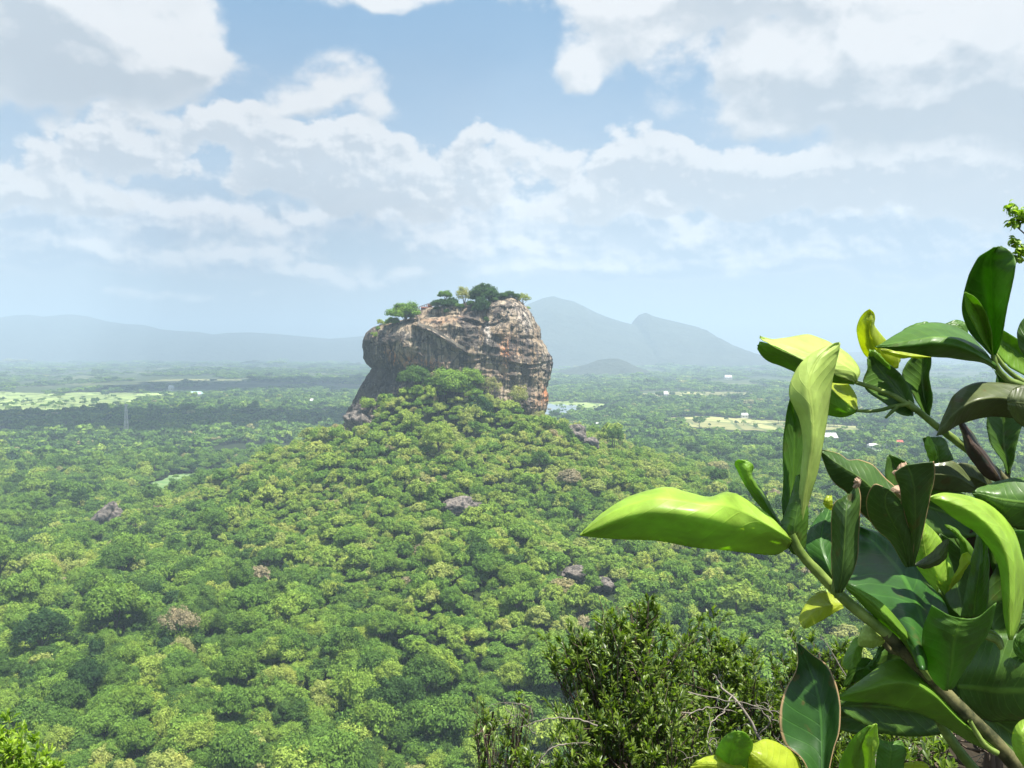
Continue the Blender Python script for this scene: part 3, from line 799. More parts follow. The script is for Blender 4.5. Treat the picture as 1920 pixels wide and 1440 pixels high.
# mid-distance kinds, one mesh each, and low-detail kinds for the far plain
def lo_mesh(seed, lobes, per, leaf, flat, op, tall):
    mb, cs = crown(seed, lobes, per, leaf, flat, op, tall)
    for i in range(len(mb.v)): mb.v[i] = mb.v[i] + np.array([0, 0, 1.0])
    mb.tube([(0, 0, -0.3), (0, 0, 1.3)], [.07, .04], 4, 1, m=1)
    return mb.mesh('tree', [m_leaf, m_bark], False)
MIDK = [lo_mesh(200 + k, *a) for k, a in enumerate([(26, 120, .062, .75, 0, 1.0), (20, 130, .064, .65, .1, .85), (32, 95, .058, .85, 0, 1.25), (15, 120, .066, .6, .35, .8), (28, 115, .058, .7, 0, .95), (22, 70, .052, .8, .8, 1.1)])]
LOK = [lo_mesh(300 + k, *a) for k, a in enumerate([(9, 22, .17, .7, 0, .9), (8, 24, .18, .6, 0, .8), (11, 20, .16, .8, 0, 1.1)])]

# ---- scatter
rs = np.random.RandomState(11)
def scatter(r0, r1, sp, half=math.radians(37)):
    out = []
    n = int((r1 * r1 - r0 * r0) * half / (sp * sp) * 1.7)
    r = np.sqrt(rs.uniform(r0 * r0, r1 * r1, n)); a = rs.uniform(-half, half, n)
    x, y = r * np.sin(a), r * np.cos(a)
    # thin out the closest pairs with a jittered grid: keep one per cell
    cell = sp * 0.94; key = np.round(x / cell).astype(np.int64) * 100003 + np.round(y / cell).astype(np.int64)
    _, idx = np.unique(key, return_index=True)
    return x[idx], y[idx]
def in_rock(x, y, m=0.0):
    return (((x - RCX - 2) / (93 + m)) ** 2 + ((y - YC) / (60 + m)) ** 2) < 1
def tint_at(x, y, rs):
    n = fbm(p3(x / 140, y / 140, 3.0), 3); brown = fbm(p3(x / 75, y / 75, 8.0), 2)
    tt = 0.40 + 0.30 * n + 0.17 * rs.randn(len(x))
    tt = np.clip(tt, 0.02, 0.78)
    b = rs.rand(len(x)) < np.clip(0.02 + 0.25 * (brown - 0.28), 0.010, 0.3)
    tt[b] = rs.uniform(0.78, 1.0, b.sum())
    hillf = np.clip(hill_h(x, y) / 60, 0, 1)
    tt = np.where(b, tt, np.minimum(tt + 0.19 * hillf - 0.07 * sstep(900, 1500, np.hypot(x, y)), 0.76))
    return np.clip(tt, 0.0, 1.0)
def make_points(r0, r1, sp, rad, dens=1.0, thr=-9):
    x, y = scatter(r0, r1, sp)
    keep = ~in_rock(x, y, -6) & (~in_open(x, y) | (rs.rand(len(x)) < .035))
    if thr > -9:
        keep &= fbm(p3(x / 420, y / 900, 4.4), 3) + 0.25 * fbm(p3(x / 90, y / 160, 1.4), 2) > thr
    keep &= ~((y > RCY + 60) & (y < 1250) & (np.abs(x - RCX) < 70) )
    x, y = x[keep], y[keep]
    z = ground_h(x, y)
    R = rad * np.exp(0.31 * rs.randn(len(x))) * np.where(rs.rand(len(x)) < .10, 1.35, 1)
    for bx, by, br in boulders:
        dd = np.hypot(x - bx, (y - by) * 0.6); kk = ~((dd < br * 1.1) | ((np.abs(x - bx) < br) & (y < by) & (y > by - 34)))
        x, y, z, R = x[kk], y[kk], z[kk], R[kk]
    return x, y, z, R
A0 = make_points(235, 560, 5.3, 4.6)
A = make_points(560, 1500, 6.2, 5.2); A = [np.concatenate([a, b]) for a, b in zip(A, A0)]
kk = hill_h(A[0], A[1]) < 9; A = [a[kk] for a in A]
A2 = make_points(430, 1130, 5.0, 3.9); kk = hill_h(A2[0], A2[1]) >= 9
A = [np.concatenate([a, b[kk]]) for a, b in zip(A, A2)]
vis = A[2] + 26 > EYE - 0.49 * A[1]                       # tops that can rise into view
A = [a[vis] for a in A]
B = make_points(1500, 3600, 11.5, 7.0, thr=-0.42)
D = make_points(3600, 7500, 24, 13.0, thr=-0.03)
E = make_points(7500, 13000, 62, 34.0, thr=0.0)

xA, yA, zA, RA = A
tA = tint_at(xA, yA, rs)
hA = RA * (0.95 + 0.35 * rs.rand(len(xA)))                 # vertical scale
kindA = rs.randint(0, 6, len(xA)); kindA[(kindA == 5) & (tA < .6)] = 2; kindA[tA > .88] = 5
rotA = rs.uniform(0, 6.28, len(xA))
# which forest trees show largest
pxA, pyA, fA = project(p3(xA, yA, zA + hA * 1.5))
size = RA * 2 * F / fA
vis = (pxA > -20) & (pxA < 1940) & (pyA > 500) & (pyA < 1440 + 0.35 * size)
vis &= ~((pxA > 1040) & (pyA > 1000 + 0.0 * pxA)) & ~((pxA > 960) & (pyA > 1290)) & ~((pxA > 1460) & (pyA > 760)) & ~((pxA > 1100) & (pyA > 900) & (pyA < 1040))
# hide those buried behind nearer tops: keep a tree when few nearer trees overlap its top in the picture
order = np.argsort(-np.where(vis, size, 0))
chosen = []
for i in order:
    if not vis[i]: break
    c = chosen
    if len(c):
        ca = np.array(c)
        dxp = np.abs(pxA[ca] - pxA[i]) / (size[ca] * .5); dyp = (pyA[ca] - (pyA[i] - size[i] * .25)) / (size[ca] * .5)
        if np.any((dxp < 0.75) & (np.abs(dyp) < 0.55) & (fA[ca] < fA[i])): continue
    chosen.append(i)
    if len(chosen) >= 280: break
chosen = np.array(chosen); chosen_set = np.zeros(len(xA), bool); chosen_set[chosen] = True

# ---- labels for the near trees: colour, form, place in the forest
def tone(tn, k):
    if tn < .12: c = 'very dark green'
    elif tn < .27: c = 'dark green'
    elif tn < .44: c = 'mid green'
    elif tn < .62: c = 'bright green'
    elif tn < .80: c = 'yellow-green'
    elif tn < .88: c = 'olive-grey'
    else: c = 'brownish half-bare'
    return c
cols = ['at the far left edge', 'in the left third', 'left of centre', 'below the rock', 'just right of centre', 'near the small-leaved bush']
cx_ = np.clip((pxA[chosen] / 1100 * 6).astype(int), 0, 5)
ys = pyA[chosen]; bands = np.quantile(ys, [0, .17, .34, .5, .67, .84, 1.0])
rowsn = ['top rows', 'upper rows', 'middle rows', 'lower-middle rows', 'lower rows', 'bottom row']
ry_ = np.clip(np.searchsorted(bands, ys) - 1, 0, 5)
cells = {}
for j, i in enumerate(chosen):
    cells.setdefault((tone(tA[i], kindA[i]), cx_[j], ry_[j]), []).append(i)
ordn = {1: [''], 2: ['left one of two ', 'right one of two '], 3: ['left one of three ', 'middle one of three ', 'right one of three '],
        4: ['leftmost of four ', 'second from left of four ', 'second from right of four ', 'rightmost of four ']}
lab = {}
for (tn, cxx, ryy), ids in cells.items():
    ids = sorted(ids, key=lambda i: pxA[i])
    for q, i in enumerate(ids):
        o_ = ordn[len(ids)][q] if len(ids) in ordn else ''
        s = 's' if len(ids) in (2, 3, 4) else ''
        lab[i] = (f'{o_}{tn} tree{s} {cols[cxx]}, {rowsn[ryy]}').strip()
def add_tree(x, y, z, R, h, rot, kind, tint, label, group, name='broadleaf_tree', cat='tree'):
    e = thing(name, label, cat, (x, y, z), group); e.rotation_euler = (0, 0, rot); e.scale = (R * (1 + .2 * math.sin(rot * 7)), R * (1 - .2 * math.sin(rot * 7)), h)
    cr, tk = KINDS[kind]
    o = link('crown', cr, e); o['tint'] = float(tint)
    link('trunk', tk, e)
    return e
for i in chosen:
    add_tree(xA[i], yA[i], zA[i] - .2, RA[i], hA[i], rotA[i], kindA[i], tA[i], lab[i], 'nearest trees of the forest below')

# trees one can single out around and on the rock
def on_rock(px, py, dY=6):
    P = rock_front(px, py, 0); return P + np.array([0, dY, 0])
SP = 'trees growing on top of the rock'
def spot(P, wpx, hpx, kind, tint, label, group, name='broadleaf_tree', hpt=None):
    """width and height of the whole tree in photo pixels"""
    s = P[1] / F; R = wpx * s / 2 / .86
    if kind == 1: H = hpx * s / 1.95; sink = 0.1
    else: H = hpx * s / 1.25; sink = 0.78 * H
    return add_tree(P[0], P[1], P[2] - sink, R, H, random.Random(label).uniform(0, 6), kind, tint, label, group, name)
spot(on_rock(757, 606), 50, 36, 0, .40, 'broad bright green tree at the left end of the rock top', SP)
spot(on_rock(733, 612), 22, 17, 4, .5, 'low green shrub tree at the left rim, beside the broad tree', SP)
spot(on_rock(712, 612), 18, 12, 5, .74, 'thin sparse shrub at the very left rim of the rock', SP)
spot(on_rock(833, 574), 24, 30, 1, .36, 'small umbrella-shaped tree with bare stem on the rock top', SP)
spot(on_rock(828, 580), 34, 16, 2, .05, 'dark bush under the small umbrella-shaped tree', SP)
spot(on_rock(846, 584), 24, 22, 2, .08, 'dark hanging bush right of the small umbrella-shaped tree', SP)
spot(on_rock(870, 574), 32, 32, 5, .80, 'pale olive leafy tree left of the tallest dark tree', SP)
spot(on_rock(908, 576), 46, 36, 2, .06, 'tallest dark green tree on the rock top', SP)
spot(on_rock(904, 596), 30, 34, 2, .04, 'dark tree hanging in the gully of the rock', SP)
spot(on_rock(938, 562), 30, 13, 4, .12, 'low dark bush right of the tallest tree', SP)
spot(on_rock(957, 560), 20, 14, 0, .10, 'low dark bush near the right corner of the rock top', SP)
spot(on_rock(981, 572), 22, 20, 5, .76, 'yellowish dry shrub at the right corner of the rock top', SP)
spot(on_rock(704, 636, 1), 10, 12, 5, .62, 'small tuft of shrub clinging to the left flank', SP)
for px, py, w, h, k, tn in ((742, 606, 14, 10, 4, .3), (770, 600, 16, 12, 0, .35), (775, 594, 12, 9, 5, .7), (722, 612, 10, 8, 5, .75), (818, 584, 14, 9, 2, .12), (855, 578, 12, 10, 4, .4), (862, 580, 14, 9, 2, .2), (884, 576, 16, 12, 0, .15),
                       (893, 588, 14, 14, 2, .08), (925, 566, 14, 9, 4, .2), (947, 559, 12, 8, 5, .6), (968, 562, 14, 10, 2, .18), (974, 566, 10, 9, 5, .8), (990, 582, 9, 7, 5, .7), (708, 620, 9, 8, 4, .5), (698, 630, 8, 7, 5, .6), (838, 590, 14, 10, 2, .1), (912, 606, 12, 12, 4, .1)):
    P = on_rock(px, py, 3); s_ = P[1] / F; R = w * s_ / 1.7; H = h * s_ / 1.25
    add_tree(P[0], P[1], P[2] - .8 * H, R, H, px * 1.7, k, tn, 'low scrub bush rooted along the top edge of the rock', 'scrub along the top edge of the rock', 'scrub_bush', 'bush')
FB = 'trees leaning against the foot of the rock'
def base_tree(px, py, Y, w, h, kind, tint, label):
    P = at(px, py + h * .5, Y)
    return spot(P, w, h * 1.15, kind, tint, label, FB)
base_tree(897, 782, 838, 62, 44, 2, .03, 'very dark round tree at the centre of the hill top')
base_tree(920, 735, 862, 38, 34, 5, .83, 'pale olive-yellow tree against the foot of the rock')
base_tree(968, 750, 868, 42, 34, 5, .80, 'grey-green feathery tree under the right face')
base_tree(780, 712, 862, 60, 38, 4, .16, 'dark green tree peaking under the cave')
base_tree(845, 722, 852, 78, 40, 0, .46, 'pale green broad tree at the top of the forest tongue')
base_tree(690, 760, 868, 34, 28, 3, .60, 'grey-green shrub tree below the left foot of the rock')
base_tree(1048, 820, 850, 44, 38, 0, .20, 'dark round tree on the right shoulder of the hill')
base_tree(1010, 790, 866, 36, 24, 5, .82, 'dry pale tree below the right corner of the rock')
t_ = at(392, 912, 1)
Pm = plain_pt(360, 918); add_tree(Pm[0], Pm[1], float(ground_h(Pm[0], Pm[1])), 6.5, 8, 1, 2, .22, 'lone green tree standing in the clearing at left', 'nearest trees of the forest below')
Pm = plain_pt(357, 862); add_tree(Pm[0], Pm[1], float(ground_h(Pm[0], Pm[1])), 3.2, 10, 1, 5, 1.0, 'small reddish bare tree in the forest behind the clearing', 'nearest trees of the forest below')

# ---- everything beyond: one forest, instanced from the kinds above
def forest(name, label, pts, meshes, parts_tint):
    x, y, z, sx, sz, rot, idx, tint = pts
    me = bpy.data.meshes.new(name); me.vertices.add(len(x))
    me.vertices.foreach_set('co', np.stack([x, y, z], -1).astype(np.float32).ravel())
    def add(n, typ, val, key='value'):
        a = me.attributes.new(n, typ, 'POINT'); a.data.foreach_set(key, val)
    add('tint', 'FLOAT', tint.astype(np.float32)); add('kind_index', 'INT', idx.astype(np.int32))
    add('rot', 'FLOAT_VECTOR', np.stack([0 * rot, 0 * rot, rot], -1).astype(np.float32).ravel(), 'vector')
    add('size', 'FLOAT_VECTOR', np.stack([sx * (1 + .2 * np.sin(rot * 7)), sx * (1 - .2 * np.sin(rot * 7)), sz], -1).astype(np.float32).ravel(), 'vector')
    for mm in (m_leaf, m_bark): me.materials.append(mm)
    o = link(name, me); tag(o, label, kind='stuff')
    g = bpy.data.node_groups.new(name, 'GeometryNodeTree')
    g.interface.new_socket('Geometry', in_out='INPUT', socket_type='NodeSocketGeometry')
    g.interface.new_socket('Geometry', in_out='OUTPUT', socket_type='NodeSocketGeometry')
    N = g.nodes; Lk = g.links
    gi, go = N.new('NodeGroupInput'), N.new('NodeGroupOutput')
    iop = N.new('GeometryNodeInstanceOnPoints'); join = N.new('GeometryNodeJoinGeometry')
    for q, mm in enumerate(meshes):
        src = bpy.data.objects.new(name + '_tree', mm)
        oi = N.new('GeometryNodeObjectInfo'); oi.inputs['Object'].default_value = src; oi.inputs['As Instance'].default_value = True
        Lk.new(oi.outputs['Geometry'], join.inputs[0])
    def na(n, typ):
        k = N.new('GeometryNodeInputNamedAttribute'); k.data_type = typ; k.inputs[0].default_value = n; return k.outputs['Attribute']
    Lk.new(gi.outputs[0], iop.inputs['Points']); Lk.new(join.outputs[0], iop.inputs['Instance'])
    iop.inputs['Pick Instance'].default_value = True
    Lk.new(na('kind_index', 'INT'), iop.inputs['Instance Index'])
    er = N.new('FunctionNodeEulerToRotation'); Lk.new(na('rot', 'FLOAT_VECTOR'), er.inputs[0]); Lk.new(er.outputs[0], iop.inputs['Rotation'])
    Lk.new(na('size', 'FLOAT_VECTOR'), iop.inputs['Scale'])
    Lk.new(iop.outputs[0], go.inputs[0])
    o.modifiers.new('trees', 'NODES').node_group = g
    return o
r = ~chosen_set
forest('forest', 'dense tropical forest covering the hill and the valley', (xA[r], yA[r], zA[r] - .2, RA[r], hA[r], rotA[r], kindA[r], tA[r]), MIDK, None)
far = [np.concatenate(c) for c in zip(B, D, E)]
xf, yf, zf, Rf = far
sc = np.concatenate([np.ones(len(B[0])), np.full(len(D[0]), .62), np.full(len(E[0]), .36)])
forest('distant_forest', 'hazy woodland on the plain beyond the hill',
       (xf, yf, zf - .3 * Rf * sc, Rf, Rf * (0.72 + .3 * rs.rand(len(xf))) * sc, rs.uniform(0, 6.28, len(xf)), rs.randint(0, 3, len(xf)), tint_at(xf, yf, rs) * .9), LOK, None)
print('TREES', len(chosen), r.sum(), len(xf))

# ------------------------------------------------------------------ buildings and the mast on the plain
m_white = simple('white_wall', (0.55, 0.53, 0.49), 0.8, 0.2, 0.1, .2)
m_red = simple('red_roof', (0.42, 0.10, 0.07), 0.7, 0.2, 0.2, .3)
m_pale_roof = simple('pale_metal_roof', (0.50, 0.50, 0.48), 0.6, 0.4, 0.1, .2)
m_orange = simple('orange_render', (0.55, 0.22, 0.09), 0.9, 0.1, 0.2, .5)
m_green_roof = simple('green_metal_roof', (0.42, 0.60, 0.55), 0.5, 0.4, 0.1, .2)
def house(label, px, py, wpx, h, dpt, roof, wall=None, rise=.45, Y=None, rot=0.0, lift=0.0):
    if Y is None: X, Y = plain_pt(px, py, 8)
    else: X = (px - 960) / F * Y
    z = float(ground_h(X, Y)) + lift; w = wpx * Y / F
    e = thing('house', label, 'building', (X, Y, z), 'buildings scattered among the trees'); e.rotation_euler = (0, 0, rot)
    mb = MB(); mb.box((0, 0, h / 2), (w, dpt, h)); link('wall', mb.mesh('wall', wall or m_white, False), e)
    mb = MB(); W2, D2, r = w / 2 + .8, dpt / 2 + .8, dpt * rise
    V = [(-W2, -D2, h), (W2, -D2, h), (W2, D2, h), (-W2, D2, h), (-W2 * .86, 0, h + r), (W2 * .86, 0, h + r)]
    mb.add(V, [[0, 1, 5, 4], [2, 3, 4, 5], [3, 2, 1, 0]], [[0, 4, 3], [1, 2, 5]]); link('roof', mb.mesh('roof', roof, False), e)
    mb = MB()
    for k in range(max(2, int(w / 6))):
        mb.box((-w / 2 + w * (k + .5) / max(2, int(w / 6)), -dpt / 2 - .05, h * .55), (1.6, .12, h * .4))
    link('window', mb.mesh('window', m_dark, False), e)
    return e
house('small house with a bright red roof behind the leaves at right', 1685, 834, 15, 7, 14, m_red, rise=.6, lift=1)
house('long low white building left of the red-roofed house', 1645, 835, 34, 7, 12, m_pale_roof, rise=.3, lift=1)
house('white building with pinkish pale roof right of the tall lime leaf', 1556, 822, 24, 9, 18, m_pale_roof, rise=.5, lift=1)
house('long pale green-roofed building on the left plain', 368, 744, 22, 12, 30, m_green_roof, rise=.3, lift=6)
house('tiny white house at the edge of the far left wood', 321, 732, 8, 14, 22, m_pale_roof, lift=5)
house('tiny white house near the left flank of the rock', 585, 756, 6, 10, 14, m_pale_roof, lift=6)
house('low white building in the trees left of the tan field', 1125, 799, 16, 8, 14, m_pale_roof, rise=.3, lift=4)
house('far white building below the mountain foot', 1248, 746, 8, 14, 22, m_pale_roof, lift=7)
house('distant pair of white roofs under the blue mountain', 1365, 713, 14, 12, 30, m_pale_roof, lift=13)
house('small white house beyond the tan field', 1396, 781, 12, 8, 12, m_pale_roof, lift=5)
P = at(917, 757, 846)
e = thing('hut', 'small dark-roofed hut with an orange base in the trees on the hill top', 'hut', (P[0], P[1], P[2] - 3.5))
mb = MB(); mb.box((0, 0, 2.2), (8, 5, 4.4)); link('wall', mb.mesh('wall', m_orange, False), e)
mb = MB(); V = [(-4.6, -3.4, 4.4), (4.6, -3.4, 4.4), (4.6, 3.4, 4.4), (-4.6, 3.4, 4.4), (-3, 0, 6.8), (3, 0, 6.8)]
mb.add(V, [[0, 1, 5, 4], [2, 3, 4, 5], [3, 2, 1, 0]], [[0, 4, 3], [1, 2, 5]]); link('roof', mb.mesh('roof', m_dark, False), e)
mb = MB(); mb.box((0, -2.56, 1.6), (1.4, .1, 2.6)); link('door', mb.mesh('door', m_dark, False), e)

X, Y = plain_pt(237, 812, 8)
e = thing('telecom_mast', 'pale lattice telecom mast rising out of the dark wood at left', 'mast', (X, Y, 0))
mb = MB(); Ht = 68.0
def hw(z): return 4.2 - 2.9 * z / Ht
for sx_ in (-1, 1):
    for sy_ in (-1, 1): mb.tube([(sx_ * hw(0), sy_ * hw(0), 0), (sx_ * hw(Ht), sy_ * hw(Ht), Ht)], [.42, .3], 5, 1)
for k in range(13):
    z0, z1 = Ht * k / 13, Ht * (k + 1) / 13
    for (a, b) in (((-1, -1), (1, -1)), ((1, -1), (1, 1)), ((1, 1), (-1, 1)), ((-1, 1), (-1, -1))):
        mb.tube([(a[0] * hw(z0), a[1] * hw(z0), z0), (b[0] * hw(z1), b[1] * hw(z1), z1)], [.22, .22], 4, 1)
        mb.tube([(b[0] * hw(z0), b[1] * hw(z0), z0), (a[0] * hw(z1), a[1] * hw(z1), z1)], [.22, .22], 4, 1)
link('lattice', mb.mesh('lattice', m_white, False), e)
mb = MB()
for z, n in ((Ht * .97, 3), (Ht * .80, 3), (Ht * .62, 2), (Ht * .45, 2)):
    for k in range(n):
        a = k * 2 * math.pi / n + 4.3; mb.box((2.6 * math.cos(a), 2.6 * math.sin(a), z), (1.5, 1.5, 4.0))
link('antenna', mb.mesh('antenna', m_white, False), e)
mb = MB(); mb.tube([(0, 0, Ht), (0, 0, Ht + 5)], [.2, .08], 5, 1); link('spire', mb.mesh('spire', m_white, False), e)

# ------------------------------------------------------------------ near bushes with small leaves
def leafy_mat(name, c1, c2, rough, trans, tcol):
    m, t = mat(name)
    vv = t.attr('v')
    col = t.mixc(vv, c1, c2)
    p = principled(t, col, rough, spec=0.55)
    tr = t.node('ShaderNodeBsdfTranslucent'); t.L.new(t.mixc(1.0, col, tcol, 'MULTIPLY'), tr.inputs[0])
    mx = t.node('ShaderNodeMixShader'); mx.inputs[0].default_value = trans; t.L.new(p, mx.inputs[1]); t.L.new(tr.outputs[0], mx.inputs[2])
    surf(t, mx.outputs[0]); return m
m_small = leafy_mat('small_leaf', (0.030, 0.062, 0.010), (0.21, 0.29, 0.035), 0.42, 0.30, (2.2, 2.6, .8))
m_lime = leafy_mat('lime_leaf', (0.12, 0.22, 0.015), (0.34, 0.48, 0.04), 0.45, 0.35, (1.4, 1.6, .6))
m_twig = simple('twig_bark', (0.10, 0.075, 0.055), 0.9, 0.2, 0.4, 20)
m_deadtwig = simple('bleached_twig', (0.22, 0.195, 0.16), 0.9, 0.2, 0.4, 30)

_lt = np.array([0, .18, .42, .68, .88, 1.0]); _lw = np.array([.10, .62, 1.0, .86, .48, .02])
def leaf_batch(mb, rs, P, D, N, L, Wd, a, curl=0.25):
    """many small pointed leaves: base P, direction D, normal N, length L, half width Wd"""
    n = len(P); S = np.cross(D, N); S /= np.linalg.norm(S, axis=1)[:, None] + 1e-9; N2 = np.cross(S, D)
    rows = []
    for k in range(6):
        t_ = _lt[k]; c = P + D * (L * t_)[:, None] - N2 * (L * curl * t_ * t_)[:, None]
        w = (Wd * _lw[k])[:, None]
        rows += [c - S * w + N2 * w * .35, c, c + S * w + N2 * w * .35]
    V = np.stack(rows, 1)                                  # n,18,3
    q = gridfaces(6, 3)[None] + (np.arange(n) * 18)[:, None, None]
    mb.add(V.reshape(-1, 3), q.reshape(-1, 4), a=np.repeat(a, 18))

def bush(name, label, root, tops, rs, leafL, nper, mleaf, group, spread=.34, twigs=26, nsh=9, cat='bush', wood=None, bare=0.0):
    """stems run from the root to every top; each top carries shoots set with leaves"""
    e = thing(name, label, cat, tuple(root), group)
    root = np.array(root); wood_mb = MB(); lf = MB()
    for (T, rad) in tops:
        T = np.array(T, float) - root
        mid = T * .5 + np.array([rs.randn() * .1, rs.randn() * .1, 0]) * np.linalg.norm(T)
        wood_mb.tube([(0, 0, -.2), mid, T], [.03 + .012 * rs.rand(), .018, .007], 6, 5)
        for k in range(twigs):
            s = rs.uniform(.55, 1.0); b = mid + (T - mid) * (s - .5) * 2
            d = rand_dirs(rs, 1)[0]; d[2] = abs(d[2]) * .8 + .15; d /= np.linalg.norm(d)
            tip = T + d * np.array([1, 1, 1.0]) * rad * (0.45 + .6 * rs.rand()) - np.array([0, 0, rad * .25])
            c = (b + tip) / 2 + rs.randn(3) * rad * .12
            wood_mb.tube([b, c, tip], [.006, .004, .002], 4, 3)
            if rs.rand() < bare: continue
            for q in range(nsh):
                u = rs.uniform(.35, 1.0); p0 = b * (1 - u) ** 2 + 2 * u * (1 - u) * c + u * u * tip
                sd = rand_dirs(rs, 1)[0] * .8 + np.array([0, 0, 1.1]); sd /= np.linalg.norm(sd)
                Ls = rad * spread * rs.uniform(.4, 1.0)
                m = nper
                tt = np.linspace(.15, 1, m); Pl = p0 + sd * (Ls * tt)[:, None]
                dd = rand_dirs(rs, m) * .6 + sd * 1.0; dd /= np.linalg.norm(dd, axis=1)[:, None]
                nn = rand_dirs(rs, m) * .8 + np.array([0, 0, 1]); 
                Ll = leafL * rs.uniform(.6, 1.15, m)
                av = np.clip(.35 + .25 * rs.randn(m) + .35 * (tt - .5) , 0, 1)
                leaf_batch(lf, rs, Pl, dd, nn, Ll, Ll * rs.uniform(.12, .18, m), av)
                wood_mb.tube([p0, p0 + sd * Ls], [.0016, .001], 3, 1)
    link('stem', wood_mb.mesh('stem', wood or m_twig), e)
    link('foliage', lf.mesh('foliage', mleaf, True), e)
    return e
def tp(px, py, Y, r): return (at(px, py, Y), r)
rb = np.random.RandomState(5)
def gz(x, y): return float(ground_h(np.array([x]), np.array([y]))[0])
NB = 'small-leaved bushes at the brink of the viewpoint'
x0 = 1.02; y0 = 6.6
bush('bush', 'tall small-leaved green bush peaking left of the lime leaf stem', (x0, y0, gz(x0, y0)),
     [tp(1182, 1150, 6.6, .34), tp(1150, 1200, 6.5, .38), tp(1225, 1195, 6.7, .36), tp(1075, 1232, 6.5, .30), tp(1110, 1270, 6.4, .38), tp(1200, 1270, 6.3, .42), tp(1260, 1270, 6.6, .36),
      tp(1160, 1340, 6.2, .40), tp(1235, 1350, 6.1, .42), tp(1090, 1370, 6.1, .34), tp(1170, 1430, 6.0, .42), tp(1260, 1430, 6.0, .42), tp(1060, 1450, 5.9, .36), tp(1300, 1390, 6.4, .38)], rb, .056, 13, m_small, NB, twigs=20, nsh=5)
x0 = 1.75; y0 = 7.2
bush('bush', 'second small-leaved bush peak right of the tall one', (x0, y0, gz(x0, y0)),
     [tp(1338, 1205, 7.2, .30), tp(1325, 1250, 7.1, .34), tp(1375, 1265, 7.1, .34), tp(1345, 1320, 7.0, .40), tp(1410, 1320, 7.0, .36), tp(1320, 1400, 6.8, .40), tp(1400, 1400, 6.8, .42), tp(1450, 1370, 6.9, .36), tp(1470, 1440, 6.6, .38)],
     rb, .056, 13, m_small, NB, twigs=18, nsh=5)
x0 = 2.45; y0 = 7.4
bush('bush', 'dark small-leaved bush behind the hanging green leaf', (x0, y0, gz(x0, y0)),
     [tp(1535, 1222, 7.4, .30), tp(1500, 1262, 7.3, .30), tp(1575, 1262, 7.4, .30), tp(1540, 1310, 7.2, .40), tp(1600, 1320, 7.2, .38), tp(1480, 1330, 7.2, .34), tp(1540, 1400, 7.0, .44), tp(1610, 1410, 7.0, .40)],
     rb, .056, 13, m_small, NB, twigs=18, nsh=5)
x0 = -.05; y0 = 6.1
bush('bush', 'low sparse bush with yellowish leaves and bare twigs left of the tall bush', (x0, y0, gz(x0, y0)),
     [tp(925, 1335, 6.2, .19), tp(905, 1365, 6.2, .17), tp(962, 1365, 6.2, .17), tp(985, 1320, 6.2, .10), tp(985, 1425, 6.0, .20), tp(1010, 1450, 6.0, .26), tp(940, 1400, 6.0, .15)],
     rb, .052, 7, m_small, NB, twigs=9, nsh=6, bare=.35)
x0, y0 = -6.6, 12.0
bush('bush', 'bright lime-green bush cut by the bottom left corner', (x0, y0, gz(x0, y0)),
     [tp(20, 1400, 12, .46), tp(-30, 1380, 12, .5), tp(55, 1440, 11.9, .42), tp(10, 1450, 11.7, .55), tp(-60, 1430, 11.8, .6), tp(85, 1465, 11.8, .32)],
     rb, .115, 9, m_lime, NB, twigs=18, nsh=5)
x0, y0 = 1.9, 3.5
bush('bush', 'dark low scrub on the shaded ledge at the bottom right', (x0, y0, gz(x0, y0)),
     [tp(1630, 1370, 3.5, .16), tp(1690, 1400, 3.3, .15), tp(1760, 1360, 3.6, .15), tp(1840, 1390, 3.3, .16), tp(1900, 1360, 3.4, .15), tp(1740, 1440, 3.0, .13)], rb, .032, 7, m_small, NB, twigs=11, nsh=6, bare=.25)
# bleached dead branches among the bushes
def dead(label, paths, rad, mat_=None):
    c = at(*paths[0][0][:3]); e = None
    mb = MB()
    for pth in paths:
        P = catmull([at(*p) for p in pth], len(pth) * 3) - c
        P = P + rb.randn(*P.shape) * rad * .28
        for q in range(2, len(P) - 1, 2):
            dd_ = rand_dirs(rb, 1)[0]; Ls_ = rb.uniform(.03, .12); mb.tube([P[q], P[q] + dd_ * Ls_ * .5 + [0, 0, .01], P[q] + dd_ * Ls_ + rb.randn(3) * .01], [rad * .16, rad * .12, rad * .07], 4, 2)
        r = rad * .62 if pth is paths[0] else rad * .27
        mb.tube(P, [r, r * .8, r * .35], 6, 5)
    o = link('dead_branch', mb.mesh('dead_branch', mat_ or m_deadtwig), loc=tuple(c))
    return tag(o, label, 'branch', 'bare dead branches in the bushes')
dead('thick bare grey branch leaning left behind the hanging leaf', [[(1440, 1410, 5.2), (1415, 1365, 5.25), (1385, 1320, 5.3), (1352, 1285, 5.4), (1338, 1264, 5.4)],
      [(1424, 1378, 5.25), (1446, 1350, 5.2), (1442, 1325, 5.2), (1438, 1310, 5.2)], [(1372, 1304, 5.3), (1355, 1335, 5.2), (1332, 1355, 5.1), (1326, 1384, 5.0)], [(1446, 1352, 5.2), (1425, 1330, 5.2), (1415, 1312, 5.2)],
      [(1290, 1298, 5.3), (1340, 1308, 5.3), (1400, 1320, 5.2), (1465, 1335, 5.1)], [(1280, 1336, 5.2), (1310, 1332, 5.2), (1335, 1327, 5.2), (1370, 1332, 5.2)]], .016)
